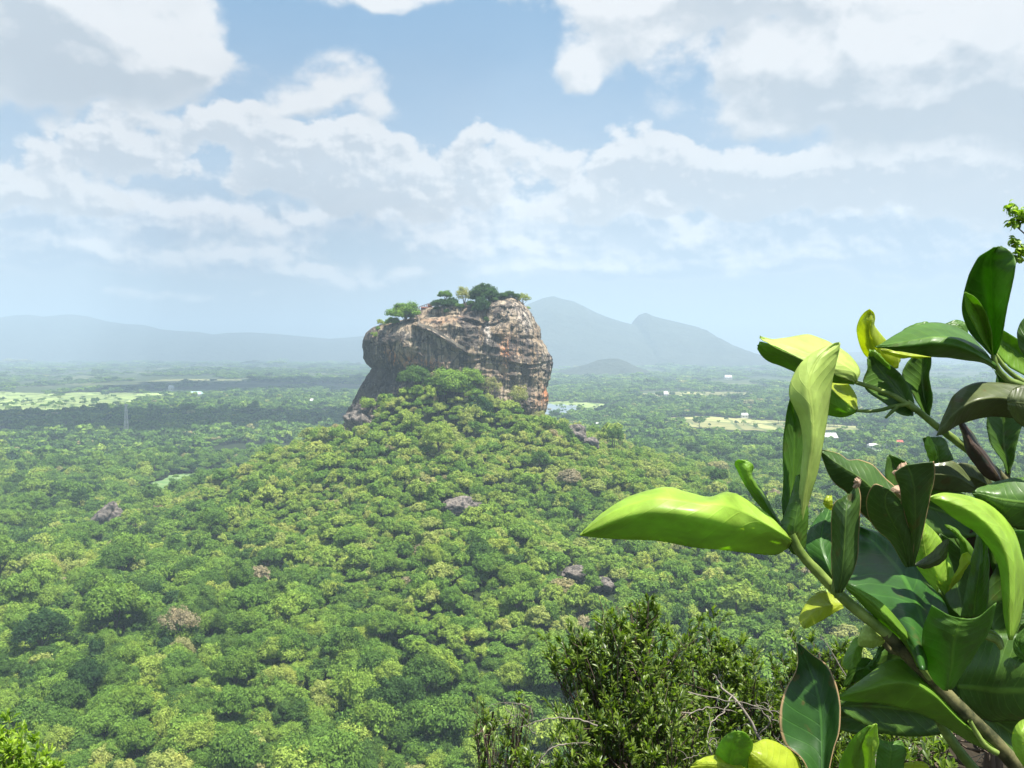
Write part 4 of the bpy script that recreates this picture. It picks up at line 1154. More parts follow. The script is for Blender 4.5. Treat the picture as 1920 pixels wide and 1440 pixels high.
dead('thin pale branch arching over the bottom of the tall bush', [[(1120, 1362, 5.7), (1090, 1350, 5.7), (1050, 1346, 5.7), (1010, 1352, 5.7), (975, 1365, 5.7)],
      [(1000, 1350, 5.7), (995, 1330, 5.7), (970, 1318, 5.7), (940, 1318, 5.7), (920, 1330, 5.7)], [(985, 1358, 5.7), (998, 1370, 5.7), (1008, 1382, 5.7)], [(965, 1345, 5.7), (950, 1330, 5.7), (943, 1305, 5.7)], [(960, 1352, 5.7), (975, 1340, 5.7), (1000, 1365, 5.7)],
      [(940, 1362, 5.7), (958, 1352, 5.7), (965, 1345, 5.7)]], .009)
dead('bare twig curving down at the lower left of the tall bush', [[(1062, 1395, 5.6), (1040, 1400, 5.6), (1020, 1415, 5.6), (1005, 1440, 5.6), (1000, 1460, 5.6)],
      [(1010, 1425, 5.6), (1018, 1432, 5.6), (1024, 1442, 5.6)], [(1062, 1395, 5.6), (1085, 1392, 5.6), (1110, 1398, 5.6)]], .009)
dead('pale bare twigs left of the thick grey branch at the bottom', [[(1345, 1440, 5.0), (1335, 1415, 5.0), (1328, 1395, 5.0), (1340, 1385, 5.0), (1346, 1400, 5.0)],
      [(1280, 1425, 5.0), (1300, 1418, 5.0), (1325, 1410, 5.0)], [(1475, 1400, 5.0), (1460, 1390, 5.0), (1450, 1375, 5.0)]], .008)
dead('thin pale twig standing up behind the hanging leaf', [[(1590, 1275, 5.2), (1570, 1240, 5.2), (1555, 1215, 5.2), (1540, 1195, 5.2)], [(1475, 1190, 5.2), (1490, 1205, 5.2), (1500, 1225, 5.2)]], .006)
# dry leaf litter on the ledge
rl = np.random.RandomState(3); lit = MB(); n = 5000
lx_ = rl.uniform(.9, 4.6, n); ly_ = rl.uniform(2.2, 7.5, n); lz = ground_h(lx_, ly_)
dd = rand_dirs(rl, n); dd[:, 2] *= .25; dd /= np.linalg.norm(dd, axis=1)[:, None]
nn = rand_dirs(rl, n) * .4 + np.array([0, 0, 1])
Ll = rl.uniform(.02, .06, n)
leaf_batch(lit, rl, np.stack([lx_, ly_, lz + rl.uniform(.0, .05, n)], 1), dd, nn, Ll, Ll * rl.uniform(.2, .4, n), rl.rand(n) ** 2.5, curl=.5)
m_dry = leafy_mat('dry_leaf', (0.035, 0.028, 0.018), (0.36, 0.32, 0.25), 0.7, 0.1, (1, 1, 1))
tag(link('leaf_litter', lit.mesh('leaf_litter', m_dry)), 'dry pale leaf litter on the rocky ledge', kind='stuff')
tw = MB()
for k in range(150):
    x, y = rl.uniform(1.0, 4.2), rl.uniform(2.4, 6.5); z = float(ground_h(np.array([x]), np.array([y]))[0]); a = rl.uniform(0, 6.28); L = rl.uniform(.15, .6)
    tw.tube([(x, y, z + .02), (x + L * .5 * math.cos(a), y + L * .5 * math.sin(a), z + rl.uniform(.03, .2)), (x + L * math.cos(a + .5), y + L * math.sin(a + .5), z + .04)], [.004, .003, .0015], 4, 3)
tag(link('fallen_twigs', tw.mesh('fallen_twigs', m_deadtwig)), 'tangle of fallen dry twigs on the ledge', kind='stuff')

# ------------------------------------------------------------------ the big-leaved shrub right in front
def leaf_mat(name, base, under, trans_col, trans, rough, coat, vein=(1.6, 1.5, 1.6), spots=0.0, edge=None, patch=None):
    m, t = mat(name)
    uv = t.node('ShaderNodeUVMap').outputs[0]; u, v = t.sep(uv)[:2]
    cu = t.m('ABSOLUTE', t.m('SUBTRACT', u, 0.5))
    mid = t.smooth(t.m('MULTIPLY', cu, -1), -0.035, -0.008)
    sv = t.m('FRACT', t.m('ADD', t.m('MULTIPLY', v, 11), t.m('MULTIPLY', cu, -5.0)))
    side = t.m('MULTIPLY', t.smooth(t.m('MULTIPLY', t.m('ABSOLUTE', t.m('SUBTRACT', sv, .5)), -1), -0.09, 0.0), 0.5)
    vn = t.m('MAXIMUM', mid, side)
    oc = t.node('ShaderNodeTexCoord').outputs['Object']
    n = t.noise(oc, 45, 5, 0.6)
    geo = t.node('ShaderNodeNewGeometry')
    col = t.mixc(geo.outputs['Backfacing'], base, under)
    col = t.mixc(1.0, col, t.ramp(n, [(0.25, .62), (0.75, 1.35)]), 'MULTIPLY')
    vc = t.mixc(1.0, col, vein, 'MULTIPLY')
    col = t.mixc(t.m('MULTIPLY', vn, 0.7), col, vc)
    if spots: col = t.mixc(t.m('MULTIPLY', t.smooth(t.noise(oc, 95, 3), .62, .68), spots), col, (0.10, 0.07, 0.02))
    if edge:
        en = t.m('ADD', cu, t.m('MULTIPLY', t.noise(oc, 90, 3), .04)); col = t.mixc(t.smooth(en, .485, .512), col, edge)
    if patch: col = t.mixc(t.m('MULTIPLY', t.smooth(t.noise(uv, 2.2, 4), .52, .60), .8), col, patch)
    quilt = t.m('MULTIPLY', t.smooth(t.m('ABSOLUTE', t.m('SUBTRACT', sv, .5)), 0.0, 0.5), -1.0)
    fine = t.noise(oc, 900, 2, .6)
    h = t.m('ADD', t.m('MULTIPLY', vn, -0.5), t.m('ADD', t.m('MULTIPLY', n, 1.3), t.m('MULTIPLY_ADD', quilt, -.16, t.m('MULTIPLY', fine, .12))))
    nrm = bump(t, h, 0.5, 0.0007)
    p = principled(t, col, t.m('MULTIPLY_ADD', n, .22, rough - .08), nrm, 0.36, Coat_Weight=coat, Coat_Roughness=0.22)
    tr = t.node('ShaderNodeBsdfTranslucent'); t.L.new(t.mixc(1.0, t.ramp(n, [(0.25, .8), (0.75, 1.15)]), trans_col, 'MULTIPLY'), tr.inputs[0]); t.L.new(nrm, tr.inputs['Normal'])
    mx = t.node('ShaderNodeMixShader'); mx.inputs[0].default_value = trans; t.L.new(p, mx.inputs[1]); t.L.new(tr.outputs[0], mx.inputs[2])
    surf(t, mx.outputs[0]); return m
M = {
 'pale': leaf_mat('pale_young_leaf', (0.52, 0.62, 0.20), (0.40, 0.52, 0.12), (0.50, 0.70, 0.05), 0.30, 0.5, 0.05, (1.08, 1.06, 1.05)),
 'young': leaf_mat('young_leaf', (0.36, 0.50, 0.07), (0.30, 0.44, 0.06), (0.56, 0.88, 0.01), 0.42, 0.45, 0.12, (1.15, 1.12, 1.1)),
 'fresh': leaf_mat('fresh_leaf', (0.17, 0.33, 0.02), (0.16, 0.30, 0.03), (0.32, 0.60, 0.006), 0.42, 0.45, 0.12, (1.3, 1.25, 1.2)),
 'yellow': leaf_mat('yellow_leaf', (0.46, 0.52, 0.04), (0.42, 0.50, 0.05), (0.70, 0.80, 0.01), 0.55, 0.42, 0.2, (.9, .95, 1)),
 'mature': leaf_mat('mature_leaf', (0.026, 0.090, 0.010), (0.060, 0.130, 0.018), (0.13, 0.36, 0.004), 0.22, 0.39, 0.14, (2.6, 2.2, 2.0), .3),
 'green': leaf_mat('green_leaf', (0.050, 0.15, 0.012), (0.080, 0.18, 0.022), (0.17, 0.42, 0.006), 0.35, 0.43, 0.10, (1.8, 1.6, 1.6), .3),
 'worn': leaf_mat('worn_leaf', (0.024, 0.078, 0.012), (0.050, 0.105, 0.020), (0.11, 0.24, 0.006), 0.22, 0.41, 0.12, (2.4, 2.1, 1.8), .6, (0.42, 0.28, 0.14)),
 'olive': leaf_mat('olive_leaf', (0.070, 0.095, 0.025), (0.085, 0.110, 0.035), (0.12, 0.17, 0.012), 0.25, 0.5, 0.2, (1.7, 1.6, 1.3), .7),
 'brown': leaf_mat('brown_leaf', (0.10, 0.055, 0.035), (0.075, 0.05, 0.035), (0.12, 0.06, 0.02), 0.15, 0.6, 0.1, (1.3, 1.2, 1.1), .4, patch=(0.03, 0.045, 0.03)),
 'dry': leaf_mat('dry_leaf_scrap', (0.48, 0.32, 0.20), (0.44, 0.30, 0.20), (0.3, 0.18, 0.08), 0.2, 0.7, 0.0, (1, 1, 1), .5),
}
SHR = thing('broad_leaved_shrub', 'shrub with large glossy leaves and bright lime young leaves filling the right foreground', 'shrub', (1.0, 0.9, gz(1.0, .9)))
SO = np.array(SHR.location)
def loft(rails, D, n=30, m=15):
    R = []
    for r in rails:
        P = np.array([at(p[0], p[1], D + (p[2] if len(p) > 2 else 0) / 1000.0) for p in r])
        R.append(catmull(P, n))
    R = np.stack(R, 1)                                   # n, k, 3
    out = np.stack([catmull(R[i], m) for i in range(n)])
    return out
NL = [0]
def leaf(kind, D, rails, label=None, parent=None, n=30, m=15, wave=0.0, th=.0004, flip=False):
    G_ = loft(rails, D, n, m); n, m = G_.shape[:2]
    NL[0] += 1
    dS = np.gradient(G_, axis=1); dT = np.gradient(G_, axis=0); N_ = np.cross(dT, dS); N_ /= np.linalg.norm(N_, axis=2)[..., None] + 1e-12
    # real leaves are never smooth: a little waviness across the blade
    u = np.linspace(0, 1, m)[None, :]; v = np.linspace(0, 1, n)[:, None]
    ww = 0.0007 + wave
    G_ = G_ + N_ * (ww * (fbm(p3(u * 2.2 + NL[0] * 7.7, v * 4.0, 0.3), 3) * 1.6 + 0.0))[..., None] 
    G_ = G_ + N_ * (.0007 * np.exp(-((u - .5) / .05) ** 2) * (1 if not flip else -1))[..., None]
    V = G_.reshape(-1, 3)
    back = (G_ - N_ * th).reshape(-1, 3)
    fq = gridfaces(n, m); k = n * m
    rim = []
    idx = np.concatenate([np.arange(m), np.arange(1, n) * m + m - 1, (n - 1) * m + np.arange(m - 2, -1, -1), np.arange(n - 2, 0, -1) * m])
    nx_ = np.roll(idx, -1); rim = np.stack([idx, idx + k, nx_ + k, nx_], 1)
    UVc = np.stack([np.broadcast_to(u, (n, m)), np.broadcast_to(v, (n, m))], -1).reshape(-1, 2)
    # one sheet with thickness; front faces towards the camera
    par = parent or SHR; po = SO if parent is None else PO[parent.name]
    me = mesh_np('leaf', np.vstack([V, back]) - po, [fq, fq[:, ::-1] + k, rim], M[kind], True, None, None, np.vstack([UVc, UVc]))
    me.flip_normals() if flip else None
    o = link('leaf', me, par)
    if label: o['label'] = label
    return o
def stem(path, radii, D=None, m=None, parent=None, nm='stem', n=10):
    P = [at(p[0], p[1], (p[2] if len(p) > 2 else D)) for p in path]
    po = SO if parent is None else PO[parent.name]
    V, Q = tube([p - po for p in P], radii, n, 6)
    V = V + 0.00025 * fbm(V * 180, 2)[:, None]
    o = link(nm, mesh_np(nm, V, Q, m or m_stem), parent or SHR); return o
m_stem, t = mat('green_stem')
oc = t.node('ShaderNodeTexCoord').outputs['Object']
nz_ = t.noise(t.v('MULTIPLY', oc, (1, 1, 1)), 60, 5, .6)
surf(t, principled(t, t.mixc(t.smooth(nz_, .35, .7), (0.085, 0.14, 0.02), (0.24, 0.32, 0.07)), 0.5, bump(t, nz_, .5, .0006), .4))
m_wood, t = mat('woody_stem')
oc = t.node('ShaderNodeTexCoord').outputs['Object']
nz_ = t.noise(oc, 70, 5, .65)
surf(t, principled(t, t.mixc(t.smooth(nz_, .35, .65), (0.030, 0.035, 0.012), (0.16, 0.15, 0.06)), 0.7, bump(t, nz_, .7, .001), .3))

# stems
stem([(1484, 1000), (1500, 1035), (1540, 1080), (1580, 1120), (1625, 1158), (1665, 1190)], [.0022, .0026, .0028, .003], .452)
stem([(1660, 1186, .452), (1700, 1228, .453), (1745, 1272, .455), (1790, 1318, .456), (1835, 1362, .458), (1880, 1408, .46), (1960, 1500, .47)], [.003, .0034, .0038, .0042], m=m_wood)
stem([(1960, 1500, .47), (2300, 1900, .60), (2500, 2600, .75)], [.0042, .007, .010], m=m_wood)
P0 = at(2500, 2600, .75); V, Q = tube([P0 - SO, (P0 - SO) * np.array([.55, .6, .5]), np.array([0, 0, -.1])], [.010, .014, .02], 10, 6)
link('stem', mesh_np('stem', V, Q, m_wood), SHR)
stem([(1606, 717), (1590, 710), (1565, 700)], [.0012, .0010], .52)
stem([(1716, 768), (1680, 745), (1645, 730), (1606, 717)], [.0018, .0015, .0012], .524)
stem([(1700, 752), (1735, 782), (1765, 806), (1800, 832), (1840, 862)], [.0016, .0022, .0026], .525)
stem([(1840, 862, .525), (1880, 900, .54), (1940, 980, .56), (2100, 1200, .62), (2400, 1900, .72), (2500, 2600, .75)], [.0026, .0036, .006, .009, .010], m=m_wood)
stem([(1606, 770), (1630, 771), (1655, 768), (1675, 762), (1705, 757)], [.0010, .0011, .0014], .523)
stem([(1660, 784), (1670, 774), (1682, 763)], [.0007, .0013], .522, nm='bud')
stem([(1862, 666), (1870, 690), (1890, 712), (1915, 722), (1960, 745)], [.0014, .0018, .0022], .505)
stem([(1866, 664), (1885, 690), (1910, 710), (1960, 735)], [.0012, .0016], .515)
stem([(1960, 742, .51), (2150, 900, .56), (2400, 1900, .72)], [.0024, .005, .008], m=m_wood)
stem([(1886, 930), (1888, 900), (1892, 868)], [.002, .0016], .56, m=m_wood)
stem([(1886, 928, .56), (1930, 1010, .57), (2100, 1200, .62)], [.002, .004], m=m_wood)
stem([(1572, 1118), (1566, 1105), (1568, 1085)], [.0022, .0018], .447)
stem([(1728, 1250), (1745, 1272)], [.002, .002], .448)
stem([(1655, 1208), (1680, 1220), (1710, 1240)], [.0012, .0016], .462)
stem([(1655, 1180), (1665, 1215), (1690, 1225)], [.0014, .0018], .458, m=m_wood)
stem([(1755, 1340), (1772, 1370), (1800, 1410), (1850, 1470)], [.0024, .0028, .003], .49)
stem([(1818, 1352), (1845, 1395), (1870, 1412)], [.0012, .0016], .452)

L = leaf
# --- the tall and the long lime leaves of the front shoot
L('young', .450, [[(1479, 1009, 2), (1434, 966, 9), (1390, 938, 15), (1345, 950, 28), (1290, 958, 34), (1230, 945, 32), (1170, 955, 24), (1120, 982, 12), (1090, 1003, 2)],
    [(1482, 1006, 2), (1440, 966, 8), (1395, 936, 12), (1362, 923, 14), (1330, 931, 14), (1285, 921, 15), (1245, 912, 15), (1180, 929, 12), (1125, 965, 6), (1088, 1003, 0)],
    [(1483, 1012, 0), (1440, 985, 2), (1392, 960, 3), (1355, 948, -3), (1320, 945, -6), (1275, 938, -4), (1230, 935, -4), (1172, 952, -3), (1122, 980, -1), (1088, 1003, 0)],
    [(1483, 1018, 0), (1440, 1008, 6), (1390, 998, 4), (1350, 988, -6), (1310, 980, -10), (1260, 972, -10), (1210, 970, -9), (1160, 980, -6), (1120, 993, -3), (1088, 1004, 0)],
    [(1478, 1028, 6), (1450, 1040, 20), (1400, 1037, 28), (1350, 1031, 24), (1300, 1026, 18), (1250, 1018, 20), (1200, 1013, 18), (1150, 1011, 12), (1120, 1009, 6), (1088, 1005, 0)]], 'long bright lime leaf reaching left with a rolled upper edge', n=44, m=25)
L('green', .462, [[(1478, 1020, 2), (1470, 985, 4), (1466, 950, 5), (1469, 900, 6), (1468, 830, 6), (1472, 790, 5), (1477, 762, 3), (1482, 742, 0)],
    [(1482, 1020, 4), (1480, 985, 8), (1482, 945, 10), (1488, 890, 12), (1490, 830, 12), (1488, 795, 9), (1484, 765, 4), (1482, 742, 0)],
    [(1488, 1020, 6), (1492, 985, 12), (1500, 940, 16), (1510, 885, 18), (1514, 830, 18), (1508, 795, 14), (1496, 765, 7), (1484, 741, 0)]], 'dark green underside strip of the tall lime leaf, shade painted in')  # strip coloured darker to stand for the shadow of the upper blade
L('pale', .458, [[(1484, 1020, 0), (1487, 985, -2), (1493, 940, -3), (1503, 880, -3), (1506, 830, -4), (1501, 792, -5), (1490, 765, -6), (1480, 742, -6), (1483, 714, -5), (1502, 680, -3), (1532, 657, -1), (1573, 641, 0)],
    [(1490, 1020, -2), (1500, 985, -5), (1508, 940, -7), (1518, 880, -8), (1524, 830, -9), (1524, 785, -10), (1520, 750, -11), (1517, 720, -10), (1523, 695, -8), (1537, 670, -5), (1555, 654, -2), (1574, 642, 0)],
    [(1496, 1020, 0), (1507, 985, 0), (1517, 940, 1), (1532, 885, 1), (1542, 835, 2), (1549, 790, 2), (1556, 742, 2), (1562, 705, 2), (1567, 680, 1), (1571, 662, 1), (1573, 652, 0), (1575, 644, 0)]], 'tallest pale lime leaf standing upright with a curled tip', n=44, m=21)
L('green', .455, [[(1474, 1022, 0), (1462, 1005, 4), (1462, 990, 6), (1475, 960, 6), (1492, 900, 5)], [(1490, 1040, 0), (1488, 1000, -4), (1494, 960, -4), (1500, 920, -2), (1497, 890, 0)], [(1508, 1030, 2), (1512, 1000, 2), (1515, 960, 2), (1510, 925, 2), (1500, 892, 2)]])
L('fresh', .47, [[(1458, 988, 3), (1430, 955, 5), (1408, 925, 6), (1392, 900, 6), (1380, 878, 4), (1378, 866, 2), (1386, 861, 0)], [(1462, 990, 0), (1438, 950, -1), (1414, 915, -2), (1402, 892, -3), (1401, 878, -3), (1402, 868, -1), (1394, 862, 0)],
    [(1466, 988, 2), (1448, 958, 4), (1430, 925, 5), (1418, 908, 5), (1408, 892, 4), (1410, 874, 2), (1401, 862, 0)]], 'small pale curled leaf between the two large lime leaves')
# --- shoot end at upper left of the shrub
L('pale', .505, [[(1608, 714, 2), (1614, 697, 10), (1597, 670, 18), (1570, 649, 24), (1545, 636, 26), (1515, 628, 26), (1480, 632, 22), (1450, 635, 14), (1426, 630, 4)],
    [(1607, 716, 0), (1602, 700, -2), (1580, 685, -4), (1550, 672, -4), (1520, 664, -2), (1492, 656, 0), (1465, 647, 2), (1445, 640, 4), (1425, 631, 4)],
    [(1603, 717, 0), (1588, 711, -4), (1560, 700, -8), (1530, 688, -9), (1500, 673, -8), (1472, 660, -6), (1450, 649, -3), (1436, 641, 0), (1425, 633, 3)]], 'pale lime leaf with white sheen behind the tall leaf tip', n=36, m=21)
L('fresh', .509, [[(1603, 717, 0), (1588, 711, -8), (1560, 700, -12), (1530, 688, -13), (1500, 673, -12), (1472, 660, -10), (1450, 649, -7), (1430, 642, -2), (1424, 640, 0)],
    [(1602, 718, 0), (1585, 716, 0), (1552, 708, 2), (1522, 698, 2), (1494, 684, 2), (1465, 670, 2), (1443, 660, 0), (1428, 650, 0), (1422, 646, 0)],
    [(1600, 718, 2), (1575, 718, 8), (1545, 715, 10), (1515, 706, 10), (1487, 697, 10), (1455, 683, 10), (1432, 671, 8), (1421, 658, 4), (1421, 650, 0)]])
L('yellow', .53, [[(1608, 768, 6), (1607, 745, 12), (1595, 724, 14), (1575, 711, 14), (1556, 704, 12), (1535, 700, 10)], [(1608, 769, 2), (1600, 755, 6), (1586, 737, 8), (1570, 724, 8), (1552, 715, 8), (1535, 710, 8)], [(1607, 770, -2), (1598, 765, -3), (1586, 754, -4), (1570, 740, -4), (1553, 726, -3), (1535, 714, 0)]])
L('fresh', .527, [[(1607, 770, -2), (1598, 765, -3), (1586, 754, -4), (1570, 740, -4), (1553, 726, -3), (1535, 714, 0)], [(1605, 772, -2), (1593, 772, -3), (1576, 764, -3), (1560, 755, -2), (1545, 745, 0), (1533, 735, 0)], [(1604, 773, 0), (1594, 780, 4), (1578, 783, 6), (1560, 781, 6), (1545, 777, 6), (1530, 768, 4)]])
L('yellow', .545, [[(1668, 690, 4), (1645, 682, 2), (1627, 671, -1), (1614, 650, -6), (1607, 622, -12), (1611, 600, -16), (1619, 587, -20), (1629, 580, -22)], [(1676, 692, 0), (1655, 676, -5), (1638, 656, -10), (1629, 635, -15), (1627, 615, -19), (1629, 600, -21), (1630, 590, -21), (1630, 580, -22)],
    [(1684, 690, 3), (1684, 668, 0), (1668, 645, -4), (1648, 622, -9), (1639, 610, -12), (1640, 598, -15), (1640, 588, -19), (1632, 580, -22)]], 'bright yellow-green leaf sticking up against the sky')
L('yellow', .56, [[(1690, 665, 0), (1688, 675, 0), (1684, 688, 0)], [(1675, 650, 0), (1668, 668, -2), (1672, 688, 0)], [(1650, 640, 0), (1645, 660, 0), (1655, 680, 0)]])
L('yellow', .535, [[(1748, 668, 0), (1710, 662, 0), (1680, 657, 0), (1648, 650, 0)], [(1746, 669, 0), (1712, 668, -3), (1682, 663, -3), (1650, 655, 0)], [(1744, 670, 0), (1715, 672, 0), (1690, 672, 0), (1655, 662, 0)]])
L('green', .52, [[(1745, 612, 6), (1738, 603, 6), (1722, 605, 6), (1700, 614, 6), (1682, 626, 6)], [(1745, 620, 0), (1730, 615, 0), (1710, 620, 0), (1690, 628, 0)]])
L('green', .53, [[(1818, 640, 2), (1815, 615, 4), (1805, 601, 6), (1788, 601, 6), (1770, 607, 6)], [(1815, 645, 0), (1800, 622, 0), (1785, 615, 0), (1770, 612, 2)]])
L('green', .50, [[(1868, 682, 6), (1845, 655, 14), (1820, 628, 20), (1790, 612, 24), (1755, 606, 24), (1725, 608, 20), (1695, 618, 14), (1668, 634, 8), (1643, 650, 0)],
    [(1868, 684, 2), (1843, 662, 2), (1815, 640, 2), (1785, 625, 2), (1752, 622, 2), (1722, 626, 2), (1694, 634, 2), (1667, 642, 1), (1642, 651, 0)],
    [(1868, 687, 0), (1840, 671, -6), (1808, 656, -9), (1780, 648, -10), (1750, 646, -10), (1720, 648, -8), (1690, 649, -5), (1665, 650, -2), (1642, 651, 0)],
    [(1866, 694, 6), (1840, 681, 12), (1805, 676, 16), (1770, 671, 16), (1735, 667, 14), (1705, 661, 9), (1680, 657, 5), (1660, 654, 2), (1642, 652, 0)]], 'wide pointed green leaf lying level below the tallest upright leaf', n=40, m=23)
L('green', .508, [[(1860, 667, 0), (1840, 648, -2), (1816, 622, -7), (1803, 585, -14), (1806, 550, -22), (1817, 515, -28), (1826, 495, -32), (1838, 478, -34), (1862, 463, -35)],
    [(1862, 668, 4), (1856, 630, 1), (1852, 595, -4), (1848, 560, -11), (1844, 530, -16), (1842, 505, -22), (1844, 488, -25), (1852, 474, -30), (1870, 462, -35)],
    [(1864, 668, 3), (1868, 632, -5), (1868, 598, -13), (1870, 560, -24), (1872, 530, -30), (1874, 505, -34), (1872, 488, -33), (1872, 473, -35), (1874, 462, -35)],
    [(1867, 668, 0), (1878, 640, -10), (1885, 605, -22), (1893, 565, -32), (1900, 530, -40), (1905, 500, -45), (1903, 485, -42), (1893, 470, -39), (1877, 462, -35)]], 'highest dark green leaf standing upright at right edge', n=40, m=21)
L('fresh', .498, [[(1862, 668, 0), (1843, 641, -8), (1822, 603, -17), (1809, 572, -23), (1807, 549, -26)], [(1863, 668, 2), (1852, 630, -5), (1838, 595, -13), (1822, 568, -20), (1808, 548, -26)], [(1864, 668, 0), (1860, 628, -10), (1850, 590, -19), (1832, 560, -25), (1810, 547, -26)]])  # lighter sheet added to stand for the lit patch on the upright leaf
L('mature', .525, [[(1716, 776, 0), (1712, 745, 2), (1700, 718, 3), (1685, 698, 4), (1668, 684, 5), (1650, 668, 5), (1636, 657, 4)], [(1714, 770, 3), (1690, 742, 6), (1667, 714, 8), (1652, 698, 8), (1642, 686, 8), (1636, 676, 7), (1630, 665, 5)],
    [(1712, 780, 0), (1690, 777, 0), (1655, 753, 0), (1626, 733, 0), (1620, 716, 1), (1628, 690, 2), (1626, 672, 4)]], 'dark glossy leaf with a rolled tip at the fork of the upper shoot')
L('fresh', .522, [[(1670, 692, 0), (1655, 682, -2), (1640, 668, -2), (1628, 668, 0)], [(1668, 684, -4), (1652, 670, -6), (1640, 660, -5), (1629, 660, -2)], [(1664, 682, 0), (1650, 670, 0), (1640, 658, 0), (1630, 656, 0)]])  # lighter green piece paints the light on the rolled tip
L('mature', .535, [[(1736, 780, 0), (1718, 755, 1), (1705, 730, 2), (1691, 705, 4), (1697, 684, 5), (1710, 670, 5), (1722, 662, 5)], [(1739, 780, 3), (1735, 755, 5), (1731, 730, 6), (1729, 705, 7), (1730, 685, 8), (1732, 670, 8), (1733, 660, 7)],
    [(1743, 780, 0), (1748, 760, 0), (1748, 735, 0), (1743, 705, 1), (1746, 685, 3), (1747, 670, 4), (1746, 660, 5)]], 'upright dark leaf with a white sheen on its left half')
# --- right edge group
L('fresh', .53, [[(1870, 662, 0), (1885, 680, 0), (1905, 695, 0), (1950, 720, 0)], [(1875, 640, 4), (1895, 655, 6), (1920, 675, 6), (1960, 700, 4)], [(1880, 618, 2), (1900, 630, 4), (1925, 645, 4), (1970, 660, 4)]], 'shiny lime leaf behind the right edge of the highest leaf')
L('mature', .52, [[(1950, 700, 0), (1915, 660, 0), (1908, 635, 2), (1909, 615, 3), (1920, 597, 3), (1950, 580, 3)], [(1960, 690, 0), (1935, 650, -2), (1930, 630, -2), (1940, 605, 0), (1960, 590, 0)], [(1980, 690, 0), (1975, 640, 0), (1975, 600, 0)]])
L('mature', .55, [[(1860, 690, 0), (1885, 715, 0), (1905, 728, 0), (1960, 750, 0)], [(1868, 700, 0), (1880, 722, 2), (1900, 740, 2), (1960, 770, 0)], [(1866, 716, 0), (1868, 725, 0), (1880, 740, 0), (1950, 790, 0)]])
L('olive', .49, [[(1915, 722, 6), (1870, 716, 10), (1835, 717, 12), (1805, 728, 12), (1785, 745, 10), (1772, 770, 8), (1762, 795, 4), (1756, 816, 0)], [(1915, 750, 0), (1870, 746, -3), (1835, 750, -5), (1808, 761, -5), (1790, 775, -4), (1776, 792, -2), (1764, 806, -1), (1757, 817, 0)],
    [(1915, 786, 4), (1870, 781, 6), (1840, 784, 6), (1812, 792, 5), (1797, 798, 4), (1783, 806, 2), (1770, 813, 0), (1758, 818, 0)]], 'dull olive leaf arching over in the shade at right', n=36, m=19)
L('olive', .475, [[(1888, 745, 0), (1900, 730, 2), (1925, 722, 2), (1970, 722, 0)], [(1889, 755, 0), (1905, 755, -3), (1930, 758, -3), (1975, 760, 0)], [(1890, 768, 0), (1905, 790, 2), (1930, 805, 2), (1975, 810, 0)]])
L('mature', .55, [[(1889, 890, 0), (1880, 868, 0), (1865, 845, 1), (1855, 825, 2), (1850, 800, 3), (1850, 778, 4)], [(1890, 890, 2), (1888, 865, 4), (1884, 840, 5), (1882, 810, 6), (1882, 778, 6)], [(1892, 890, 0), (1900, 866, 0), (1904, 845, 0), (1910, 820, 1), (1916, 800, 2), (1922, 778, 3)]], 'almost black leaf hanging in the shade below the olive leaf')
L('brown', .515, [[(1876, 905, 0), (1850, 895, 0), (1826, 868, 1), (1810, 842, 2), (1804, 812, 2), (1794, 784, 0)], [(1877, 903, -3), (1860, 880, -5), (1842, 855, -6), (1825, 835, -6), (1812, 812, -4), (1795, 783, 0)], [(1878, 902, 0), (1872, 888, 1), (1856, 862, 2), (1840, 838, 2), (1820, 810, 2), (1797, 783, 0)]], 'brown withered rolled leaf pointing down right')
L('mature', .50, [[(1740, 870, 0), (1745, 850, 0), (1735, 835, 1), (1729, 822, 0)], [(1760, 868, 0), (1758, 845, -2), (1750, 830, -2), (1735, 820, 0)], [(1788, 862, 0), (1780, 845, 0), (1776, 830, 0), (1765, 820, 0), (1748, 819, 0)]])
L('fresh', .497, [[(1745, 868, 0), (1738, 850, 0), (1733, 835, 0), (1738, 818, 0)], [(1752, 865, 0), (1750, 845, -3), (1745, 832, -2), (1741, 818, 0)], [(1757, 860, 0), (1756, 848, 0), (1750, 836, 0), (1744, 820, 0)]])
L('olive', .53, [[(1830, 915, 0), (1800, 872, 2), (1770, 862, 3), (1745, 868, 2), (1700, 885, 0)], [(1832, 918, 0), (1795, 895, -2), (1765, 890, -3), (1735, 890, -2), (1700, 890, 0)], [(1830, 925, 0), (1790, 922, 0), (1760, 920, 0), (1730, 912, 0), (1700, 900, 0)]])
L('olive', .55, [[(1870, 915, 0), (1840, 880, 0), (1810, 868, 0), (1780, 870, 0)], [(1868, 920, 0), (1835, 900, -2), (1810, 890, -2), (1780, 880, 0)], [(1865, 925, 0), (1830, 918, 0), (1805, 908, 0), (1780, 890, 0)]])
L('mature', .475, [[(1990, 1000, 4), (1900, 988, 4), (1868, 970, 4), (1840, 945, 3), (1822, 925, 0)], [(1995, 950, 0), (1905, 940, -4), (1870, 935, -5), (1845, 928, -3), (1822, 923, 0)], [(1990, 895, 8), (1920, 896, 9), (1880, 900, 8), (1848, 910, 4), (1824, 921, 0)]], 'broad blackish-green leaf above the curved pod-like leaf')
